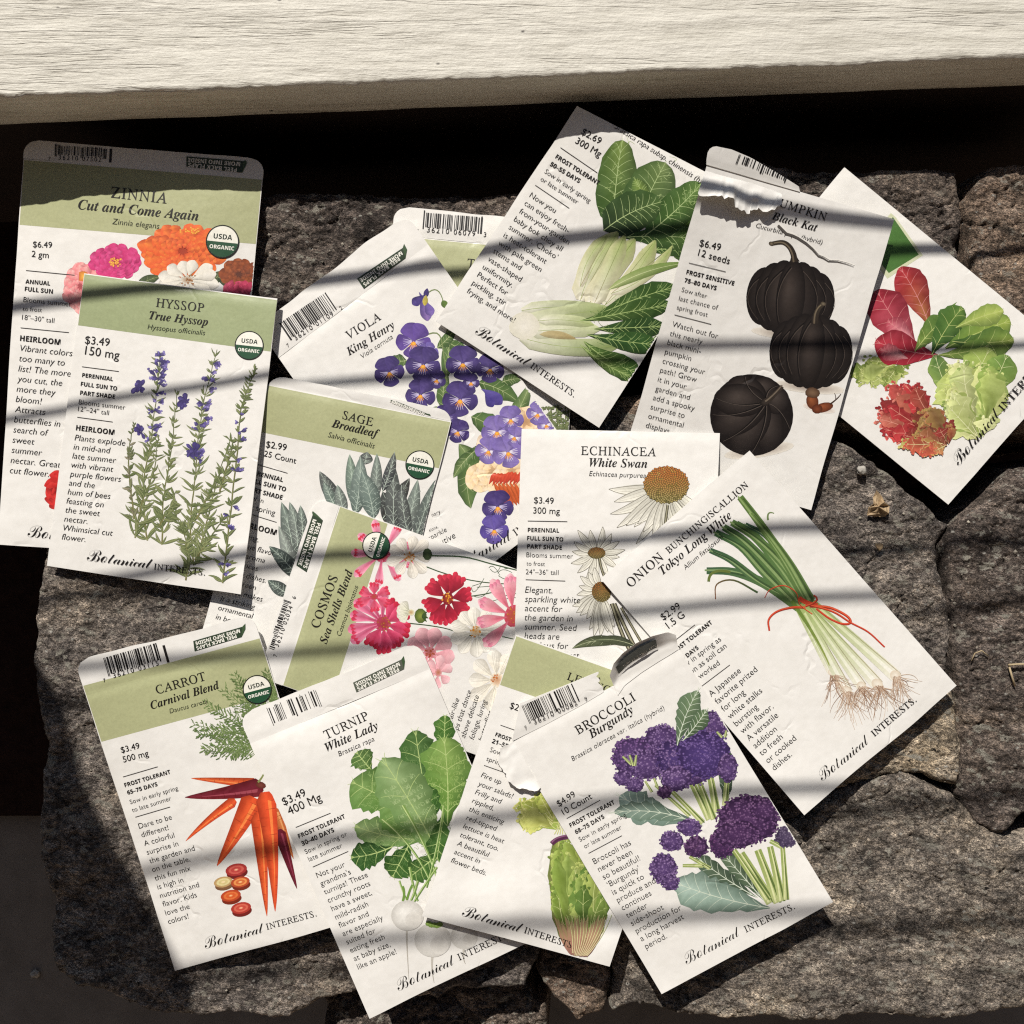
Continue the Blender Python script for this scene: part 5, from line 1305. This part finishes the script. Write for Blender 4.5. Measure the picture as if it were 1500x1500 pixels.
p.disc(382, 1150, 8, 5, .3, (120, 60, 50), (90, 40, 30), 9); p.line([(378, 1146), (384, 1138), (388, 1130)], 3, 2, (130, 140, 80))
def slice_(x, y, r, c, hi):
    p.disc(x + 1.5, y + 5, r * .98, r * .52, -.2, mixc(c, (60, 10, 10), .5), mixc(c, (60, 10, 10), .6), 18); p.disc(x, y, r, r * .56, -.2, mixc(c, hi, .3), mixc(c, (110, 20, 14), .25), 18); p.disc(x, y, r * .72, r * .38, -.2, hi, mixc(hi, c, .25), 16); p.disc(x, y, r * .5, r * .25, -.2, mixc(c, hi, .4), mixc(c, hi, .25), 14); p.disc(x, y, r * .22, r * .11, -.2, (244, 206, 160), hi, 8)
slice_(346, 1274, 16, (176, 48, 46), (206, 96, 80)); slice_(327, 1292, 14, (206, 186, 120), (226, 214, 160)); slice_(352, 1292, 14, (196, 80, 36), (236, 160, 80)); slice_(338, 1312, 15, (206, 74, 20), (226, 120, 50)); slice_(353, 1330, 15, (190, 54, 40), (220, 110, 84))
p.end()

# turnip
p = art('turnip')
def tleaf(a, b, w, c0, c1, bd=0.0):
    ax = p.leaf(a, b, w, c0, c1, bd, 'petal', 12, vein=(176, 196, 124), nv=5, jag=.17, edge=mixc(c0, (40, 74, 30), .55), vw=1.8, jit=9)
    L = np.hypot(b[0] - a[0], b[1] - a[1]); d = (np.array(b) - np.array(a)) / L; pr = np.array([d[1], -d[0]])
    for k in range(int(L * w / 30)):
        i = R.randint(3, 11); q = ax[i] + pr * rv(-.7, .7) * w; p.line([q, q + d * rv(2, 5) + pr * rv(-3, 3), q + d * rv(4, 8) + pr * rv(-5, 5)], .7, .3, mixc(c1, (190, 206, 140), .22))
tleaf((650, 1110), (652, 1048), 16, (60, 100, 40), (84, 124, 52)); tleaf((625, 1180), (608, 1070), 28, (62, 98, 46), (84, 116, 62)); tleaf((545, 1130), (522, 1102), 18, (80, 112, 50), (96, 124, 70))
tleaf((655, 1210), (650, 1080), 38, (96, 136, 54), (136, 164, 84), -.05); tleaf((600, 1180), (515, 1145), 33, (98, 136, 60), (120, 152, 84), .05)
for a, b, w in (((640, 1200), (560, 1110), 3), ((645, 1230), (600, 1190), 3)): p.line([a, mixc(a, b, .5), b], w, w, (130, 160, 84))
tleaf((632, 1220), (625, 1150), 18, (60, 100, 40), (70, 112, 46)); tleaf((628, 1230), (520, 1210), 22, (110, 144, 76), (150, 174, 116), .1); tleaf((640, 1235), (560, 1165), 34, (98, 134, 60), (122, 154, 86))
tleaf((652, 1270), (560, 1112), 38, (112, 144, 76), (150, 174, 122), -.04)
tleaf((575, 1240), (514, 1256), 20, (44, 78, 34), (60, 96, 46), .1); tleaf((600, 1235), (575, 1285), 22, (48, 84, 36), (72, 110, 50)); tleaf((645, 1250), (600, 1285), 18, (56, 92, 40), (76, 112, 50)); tleaf((650, 1190), (640, 1260), 20, (70, 108, 46), (60, 98, 42))
for pts, w in (([(560, 1200), (600, 1240), (630, 1290)], 4), ([(590, 1180), (620, 1235), (640, 1285)], 4.5), ([(650, 1180), (640, 1240), (625, 1300)], 3.5), ([(600, 1270), (606, 1300), (612, 1320)], 4), ([(640, 1270), (620, 1300), (606, 1322)], 3.5), ([(585, 1290), (592, 1310), (598, 1322)], 3), ([(612, 1290), (606, 1310), (600, 1322)], 4)):
    p.line(pts, w, w * .8, (120, 152, 74), (96, 134, 60)); p.line([(x - .8, y) for x, y in pts], w * .35, w * .3, (186, 204, 140))
def bulb(x, y, r, l):
    p.line([(x, y + r * .7), (x - 1, y + r * 1.5), (x + 2, y + r + l)], 4, .7, (196, 192, 182), (170, 164, 154)); p.disc(x, y, r, r * .93, 0, (240, 238, 232), (198, 195, 188), 24, hl=(-r * .3, -r * .25)); p.disc(x + r * .35, y + r * .3, r * .5, r * .5, 0, (206, 203, 196), (214, 211, 204), 14)
bulb(680, 1372, 20, 20); bulb(597, 1341, 24, 70); bulb(634, 1377, 27, 36)
for i in range(5): p.disc(628 + i * 4, 1354 + rv(-2, 2), 5, 4, 0, (140, 166, 84), (110, 140, 62), 8)
for pts in ([(596, 1318), (600, 1305), (604, 1296)], [(590, 1320), (592, 1308), (590, 1298)]): p.line(pts, 3.5, 3, (110, 146, 64))
p.end()

# banded lettuce
p = art('lettuce')
LY1 = (196, 200, 104); LY2 = (166, 180, 84); LG = (112, 138, 60)
for a, b, w in (((815, 1215), (770, 1185), 20), ((820, 1215), (790, 1160), 20), ((825, 1205), (760, 1205), 14)): p.leaf(a, b, w, LY2, LY1, rv(-.1, .1), 'petal', 8, vein=(216, 220, 150), nv=4, jag=.22, edge=LG)
frill(p, (818, 1215), 782, 1186, 24, 27, 24, [LY1, LY2, (180, 188, 90)], [(218, 218, 134), (150, 166, 70)], 11, (222, 224, 156))
for a, b, w in (((820, 1225), (835, 1390), 20), ((825, 1230), (880, 1370), 20), ((818, 1225), (815, 1320), 14), ((822, 1230), (860, 1400), 20)): p.leaf(a, b, w, (160, 172, 84), (150, 130, 90), rv(-.04, .08), 'round', 12, vein=(206, 212, 140), nv=5, jag=.1, edge=(100, 124, 56))
frill(p, (835, 1390), 826, 1290, 20, 58, 36, [(156, 172, 84), (130, 152, 66), (108, 134, 56)], [(190, 200, 116), (116, 142, 58)], 11, (206, 212, 144)); frill(p, (860, 1400), 864, 1305, 22, 52, 34, [(104, 132, 56), (140, 160, 74), (84, 112, 46)], [(176, 190, 104), (90, 120, 50)], 11, (196, 206, 134))
for i in range(16):
    x = 812 + i * 5; p.leaf((850 + (i - 8) * 1.4, 1402), (x, 1345 + rv(-8, 8)), 5, (134, 90, 80), (176, 170, 110), rv(-.1, .1), 'leaf', 7, edge=(150, 96, 90))
for i in range(12): p.line([(850 + (i - 6) * 2, 1400), (838 + i * 4, 1370), (830 + i * 6, 1340)], 1.2, .6, (206, 196, 150), (190, 200, 130))
p.line([(808, 1236), (818, 1229), (832, 1226)], 7, 7, (92, 48, 80)); p.line([(808, 1234), (818, 1227), (832, 1224)], 2, 2, (140, 90, 126))
for x in range(5): p.line([(812 + x * 4, 1222), (818 + x * 2, 1205), (812 + x * 4, 1190)], 1.4, .7, (206, 210, 140))
p.end()

# broccoli
p = art('broccoli')
def head(cx, cy, rx, ry, n, base, hi, rot=0):
    p.disc(cx, cy, rx, ry, rot, base, mixc(base, (20, 10, 30), .5), 24, .07)
    c, q = math.cos(rot), math.sin(rot)
    for i in range(n):
        a = rv(0, 6.283); f = math.sqrt(rv(0, 1.16)); x = rx * f * math.cos(a); y = ry * f * math.sin(a)
        k = .5 * (1 - (y / ry + 1) / 2) + rv(-.2, .75)
        col = mixc(base, hi, max(0, min(1, k))); p.disc(cx + x * c - y * q, cy + x * q + y * c, rv(1.3, 2.5), rv(1.2, 2.2), 0, col, mixc(col, (30, 16, 46), .5), 6)
def gleaf(a, b, w, c0, c1, bd=0.0): p.leaf(a, b, w, c0, c1, bd, 'petal', 13, vein=(206, 216, 196), nv=9, jag=.24, edge=mixc(c0, (60, 80, 66), .6), vw=1.3)
def stalk(a, b, w): p.line([a, mixc(a, b, .5), b], w, w * .75, (176, 186, 124), (140, 158, 84)); p.line([(a[0] + w * .25, a[1]), (mixc(a, b, .5)[0] + w * .2, mixc(a, b, .5)[1]), b], w * .25, w * .2, (92, 112, 56)); p.line([(a[0] - w * .25, a[1]), mixc(a, b, .5), b], w * .2, w * .15, (210, 214, 160))
PU = (92, 66, 120); PH = (164, 134, 186); PD = (78, 48, 90); PDH = (146, 106, 150)
gleaf((1015, 1204), (908, 1166), 22, (110, 130, 118), (150, 172, 164), .1); gleaf((1030, 1210), (900, 1190), 14, (96, 116, 100), (140, 160, 148), -.15); gleaf((1065, 1195), (1060, 1090), 12, (60, 76, 56), (96, 112, 84))
for a, b, w in (((1040, 1200), (1010, 1140), 12), ((1050, 1190), (1040, 1135), 12), ((1062, 1180), (1066, 1130), 9), ((1030, 1205), (985, 1160), 8), ((1010, 1195), (960, 1150), 6), ((1046, 1200), (1022, 1140), 10)): stalk(a, b, w)
head(950, 1108, 36, 28, 260, PU, PH); head(1004, 1126, 40, 26, 300, PU, PH); head(925, 1108, 28, 27, 260, PU, (150, 110, 170)); head(970, 1080, 24, 18, 160, PU, PH); head(945, 1120, 30, 22, 230, PU, PH); head(1045, 1062, 24, 20, 170, PU, PH)
head(985, 1110, 24, 26, 220, (76, 56, 116), PH); head(1030, 1105, 40, 34, 420, (78, 58, 122), (138, 112, 180)); head(990, 1140, 22, 18, 140, PU, PH); head(1066, 1125, 14, 20, 100, PU, PH); head(912, 1140, 12, 11, 60, PU, PH); head(930, 1150, 13, 10, 60, PU, PH); head(974, 1160, 10, 9, 50, PD, PDH)
for a, b in (((925, 1120), (912, 1108)), ((928, 1122), (922, 1106)), ((930, 1122), (932, 1106)), ((1058, 1080), (1050, 1072)), ((1062, 1080), (1064, 1070)), ((955, 1160), (945, 1144)), ((962, 1150), (958, 1140))): stalk(a, b, 4)
gleaf((992, 1092), (1022, 1012), 16, (86, 106, 78), (120, 142, 104), .08); gleaf((1000, 1085), (1035, 1040), 12, (70, 90, 62), (104, 126, 88), -.05)
gleaf((1110, 1315), (1020, 1255), 14, (60, 76, 60), (96, 114, 90), .05); gleaf((1120, 1320), (1050, 1240), 11, (66, 82, 60), (110, 128, 100))
for a, b, w in (((1130, 1322), (1085, 1250), 16), ((1140, 1322), (1110, 1245), 14), ((1146, 1320), (1128, 1240), 12), ((1152, 1318), (1146, 1235), 9), ((1125, 1318), (1075, 1245), 10), ((1040, 1272), (1010, 1255), 6), ((1030, 1268), (1000, 1268), 6), ((1145, 1240), (1128, 1232), 8)): stalk(a, b, w)
gleaf((1128, 1330), (986, 1292), 29, (128, 152, 136), (176, 198, 186), .06)
head(1152, 1226, 16, 15, 110, (84, 72, 100), (130, 118, 140)); head(1096, 1200, 44, 34, 460, PD, PDH); head(1058, 1236, 18, 20, 150, PD, (130, 80, 130)); head(1120, 1186, 22, 18, 130, PD, PDH)
head(1080, 1222, 34, 20, 220, PD, PDH); head(1010, 1212, 17, 12, 100, PU, PH); head(984, 1232, 17, 14, 100, PU, PH); head(1020, 1240, 17, 15, 110, PD, PDH); head(972, 1272, 19, 22, 170, PU, PH); head(982, 1292, 12, 12, 60, PU, PH)
p.end()

# torn paper: pumpkin flap and tear, broccoli flap, loose corner
def lerp_rows(outer, inner, n, m):
    def rs(P, n):
        P = np.array(P, float); d = np.r_[0, np.cumsum(np.hypot(*np.diff(P, axis=0).T))]; t = np.linspace(0, d[-1], n)
        return np.stack([np.interp(t, d, P[:, 0]), np.interp(t, d, P[:, 1])], 1)
    A, B = rs(outer, n), rs(inner, n); t = np.linspace(0, 1, m)[:, None, None]
    return A[None] * (1 - t) + B[None] * t, np.repeat(np.linspace(0, 1, m)[:, None], n, 1)
q = PK['pumpkin']
G, t = lerp_rows([(1035, 234), (1037, 222), (1041, 216), (1048, 214), (1072, 219), (1100, 231), (1140, 254), (1170, 273)], [(1035, 241), (1080, 254), (1120, 266), (1172, 281)], 30, 8)
q.sheet("flap", G[..., 0], G[..., 1], dz=0.0004 + 0 * t)
q.flap = 60; q.xdz = lambda x, y: np.full(len(x), 0.0004)
q.barcode((1078, 238), (1152, 266), 13, " 36210  ", wear=.1, dig=False)
q.flap = None; q.xdz = None
rgx = [(1022, 284), (1034, 287), (1048, 284), (1062, 290), (1074, 289), (1078, 303), (1086, 307), (1095, 313), (1102, 307), (1112, 305), (1122, 311), (1132, 308), (1141, 302), (1150, 300)]
rg = []
for k in range(len(rgx) - 1):
    for f in (0, .33, .66): rg.append((rgx[k][0] * (1 - f) + rgx[k + 1][0] * f + rv(-1.5, 1.5), rgx[k][1] * (1 - f) + rgx[k + 1][1] * f + rv(-2.4, 2.4)))
G, t = lerp_rows([(1033, 250), (1060, 258), (1100, 268), (1145, 284)], rg, 90, 18)
xx = np.linspace(0, 1, 90)[None]
q.sheet("torn_flap", G[..., 0], G[..., 1], dz=0.0002 + t * 0.0042 * (0.8 + .3 * np.sin(xx * 5)) + fbm(G[..., 0] / 24, G[..., 1] / 24, 4, 2) * 0.0014 * np.clip(t * 2, 0, 1), thick=0.00012)
q = PK['broccoli']
G, t = lerp_rows([(762, 1030), (800, 1015), (840, 999), (876, 984)], [(750, 1086), (800, 1061), (850, 1034), (884, 1014)], 30, 14)
G[..., 0] += (np.linspace(0, 1, 30)[None] > .96) * fbm(t * 5, t * 0, 3, 3) * 6
q.sheet("flap", G[..., 0], G[..., 1], dz=0.0006 * (1 - t) + 0.0002 * t)
old_flap = q.flap; q.flap = 80; q.xdz = lambda x, y: np.full(len(x), 0.0006)
q.barcode((774, 1056), (850, 1022), 25, "7 36210 00082 9", wear=.06)
q.flap = old_flap; q.xdz = None
G, t = lerp_rows([(893, 990), (899, 972), (912, 957), (932, 942), (955, 932), (978, 926), (990, 930)], [(905, 1019), (915, 1004), (940, 985), (965, 969), (985, 957), (994, 951)], 34, 12)
hh = 0.0065 * np.sin(math.pi * np.clip(np.linspace(.12, .93, 34), 0, 1))[None]
DZ = 0.0003 + np.clip((1 - t) * 2.0 - 1.0, 0, 1) * hh + fbm(G[..., 0] / 12, G[..., 1] / 12, 8, 2) * 0.0004 * (1 - t)
q.sheet("torn_flap", G[..., 0], G[..., 1], dz=DZ, thick=0.00012)
def over(G, DZ):
    A, B = G.reshape(-1, 2), DZ.ravel()
    def f(x, y):
        d = (x[:, None] - A[None, :, 0]) ** 2 + (y[:, None] - A[None, :, 1]) ** 2
        k = np.argsort(d, 1)[:, :5]; w = 1 / (np.take_along_axis(d, k, 1) + .3) ** 1.5
        return (B[k] * w).sum(1) / w.sum(1) + 0.00025
    return f
q.flap = 90; q.xdz = over(G, DZ)
q.start("peel_label"); i0, i1 = 5, 25
A = np.vstack([G[1, i0:i1], G[5, i0:i1]]); m = i1 - i0
q.add(A, [(k, k + 1, m + k + 1, m + k) for k in range(m - 1)], lin((40, 50, 38))); pl = q.end()
q.start("lettering", pl); q.dz0 = 200e-6
q.text("PEEL BACK FLAPS", *G[3, 24], *G[3, 8], 'bold', (232, 230, 220)); q.end()
q.flap = None; q.xdz = None
G, t = lerp_rows([(752, 1086), (765, 1108), (778, 1130), (792, 1154)], [(733, 1096), (731, 1120), (744, 1142), (757, 1156), (786, 1158)], 36, 16)
G += np.stack([fbm(G[..., 0] / 5, G[..., 1] / 5, 71, 2), fbm(G[..., 0] / 5, G[..., 1] / 5, 72, 2)], -1) * 3 * t[..., None]
q.sheet("torn_corner", G[..., 0], G[..., 1], dz=0.0004 + 0.0016 * t + fbm(G[..., 0] / 22, G[..., 1] / 22, 6, 2) * 0.0007, thick=0.00012)

# ------------------------------------------------------------------ small things lying on the stone
def pebble(name, x, y, z, r, mat, label, cat, seed, sq=.7, group=None):
    import bmesh
    bm = bmesh.new(); bmesh.ops.create_icosphere(bm, subdivisions=3, radius=r)
    for v in bm.verts:
        n = 1 + .55 * float(fbm(np.array([v.co.x / r * 2.2 + seed]), np.array([v.co.y / r * 1.4 + v.co.z / r]), seed, 3)[0])
        v.co *= n; v.co.z *= sq
    me = bpy.data.meshes.new(name); bm.to_mesh(me); bm.free(); me.materials.append(mat)
    me.polygons.foreach_set("use_smooth", [True] * len(me.polygons))
    o = bpy.data.objects.new(name, me); COL.objects.link(o); o.location = px(x, y, z); tag(o, label, cat, group); return o
M_CHALK = plain("pale_mortar", (0.25, 0.235, 0.21), (0.45, 0.42, 0.37), 900, 0.0004)
pebble("mortar_crumb", 1262, 690, 0.0012, 0.0021, M_CHALK, "pale mortar crumb on the stone above the dried leaf", "crumb", 3)
pebble("pebble", 52, 1426, -0.149, 0.0022, M_CHALK, "tiny pale pebble on the grey floor at lower left", "pebble", 7)
M_LEAF = plain("dry_leaf", (0.26, 0.17, 0.09), (0.46, 0.34, 0.20), 300, 0.0008, 0.7)
def dry_leaf():
    pts = [(1284, 718, 3.4), (1279, 728, 1.5), (1280, 738, 4.6), (1272, 744, 2.0), (1270, 755, 1.0), (1284, 757, 0.6), (1296, 757, 1.2), (1302, 752, 3.0), (1303, 741, 1.6), (1296, 735, 4.4), (1292, 727, 2.0)]
    rings = [(1286, 741, 6.0)]
    V = []; n = len(pts)
    for f in (1.0, .72, .42):
        for k, (x, y, z) in enumerate(pts):
            V.append(px(1286 + (x - 1286) * f, 742 + (y - 742) * f, (z * f + 3.6 * (1 - f) + (1.3 if k % 2 else -1.1) * f * (1 - f) * 3) / 1000))
    V.append(px(1287, 742, 0.0042))
    F = [(r * n + k, r * n + (k + 1) % n, (r + 1) * n + (k + 1) % n, (r + 1) * n + k) for r in (0, 1) for k in range(n)] + [(2 * n + k, 2 * n + (k + 1) % n, 3 * n) for k in range(n)]
    o = mesh_obj("dried_leaf", V, F, M_LEAF, smooth=False); m = o.modifiers.new("thickness", 'SOLIDIFY'); m.thickness = 0.0003
    tag(o, "small curled tan dried leaf on the stone right of the onion packet", "leaf")
dry_leaf()
M_STRAW = plain("dry_straw", (0.30, 0.23, 0.13), (0.5, 0.4, 0.25), 300)
tag(tube("straw", [px(1478, 975, .002), px(1482, 990, .0022), px(1487, 1005, .0018)], 0.00042, M_STRAW), "short upright piece of dry straw on the dark slab at the right edge", "straw")
tag(tube("straw", [px(1477, 974, .0026), px(1492, 973, .003), px(1512, 973, .0026)], 0.00042, M_STRAW), "horizontal piece of dry straw on the dark slab cut by the right edge", "straw")
tag(tube("grass_stem", [px(1423, 968, .0016), px(1428, 957, .002), px(1438, 953, .0022), px(1448, 961, .0018)], 0.00025, M_STRAW), "thin curved dry grass stem on the dark slab right of the onion packet", "stem")
pebble("wood_chip", 1288, 800, 0.0012, 0.0015, M_LEAF, "small orange wood chip on the stone below the dried leaf", "chip", 11, .4)

def grit():
    rnd = np.random.default_rng(4); V = []; F = []
    spots = [(1180, 760, 160, 120, 40), (1320, 900, 90, 130, 50), (1440, 900, 60, 180, 60), (1330, 1150, 150, 110, 50), (1250, 1380, 240, 110, 110), (150, 960, 90, 170, 60), (330, 1440, 180, 40, 40), (470, 380, 90, 90, 30), (1440, 420, 60, 140, 40)]
    for cx, cy, sx, sy, n in spots:
        for _ in range(n):
            x = cx + rnd.normal() * sx * .6; y = cy + rnd.normal() * sy * .6; z = None
            for X, Y, Z, D in STONES:
                i = int(round((x - X[0, 0]) / (X[0, 1] - X[0, 0]))); j = int(round((y - Y[0, 0]) / (Y[1, 0] - Y[0, 0])))
                if 0 <= j < X.shape[0] and 0 <= i < X.shape[1] and D[j, i] > 3 and (z is None or Z[j, i] > z): z = Z[j, i]
            if z is None: continue
            r = 0.00022 + 0.0005 * rnd.random() ** 3; c = np.array([(x - 750) * S, (750 - y) * S, z + r * .35])
            P = np.array([(1, 0, 0), (-1, 0, 0), (0, 1, 0), (0, -1, 0), (0, 0, .7), (0, 0, -.7)]) * r * (0.6 + .8 * rnd.random((6, 1))) + rnd.normal(size=(6, 3)) * r * .15
            b = len(V); V += list(P + c)
            F += [(b + i, b + j, b + k) for i, j, k in ((0, 2, 4), (2, 1, 4), (1, 3, 4), (3, 0, 4), (2, 0, 5), (1, 2, 5), (3, 1, 5), (0, 3, 5))]
    o = mesh_obj("grit", V, F, plain("grit_mix", (0.10, 0.085, 0.068), (0.42, 0.38, 0.31), 160), smooth=False)
    tag(o, "fine scattered grit and sand grains lying on the bare stone", "grit", kind="stuff")
grit()

for k in ('lettucemix', 'lettuce', 'hyssop', 'onion'):
    for c in PK[k].ob.children:
        if c.name.startswith("brand_lettering"): c.location.z += 0.0003 if k == "lettucemix" else 0.00012
for k in ('carrot', 'cosmos', 'zinnia'):
    for c in PK[k].ob.children:
        if c.name.startswith("organic_seal"): c.location.z += 0.00015
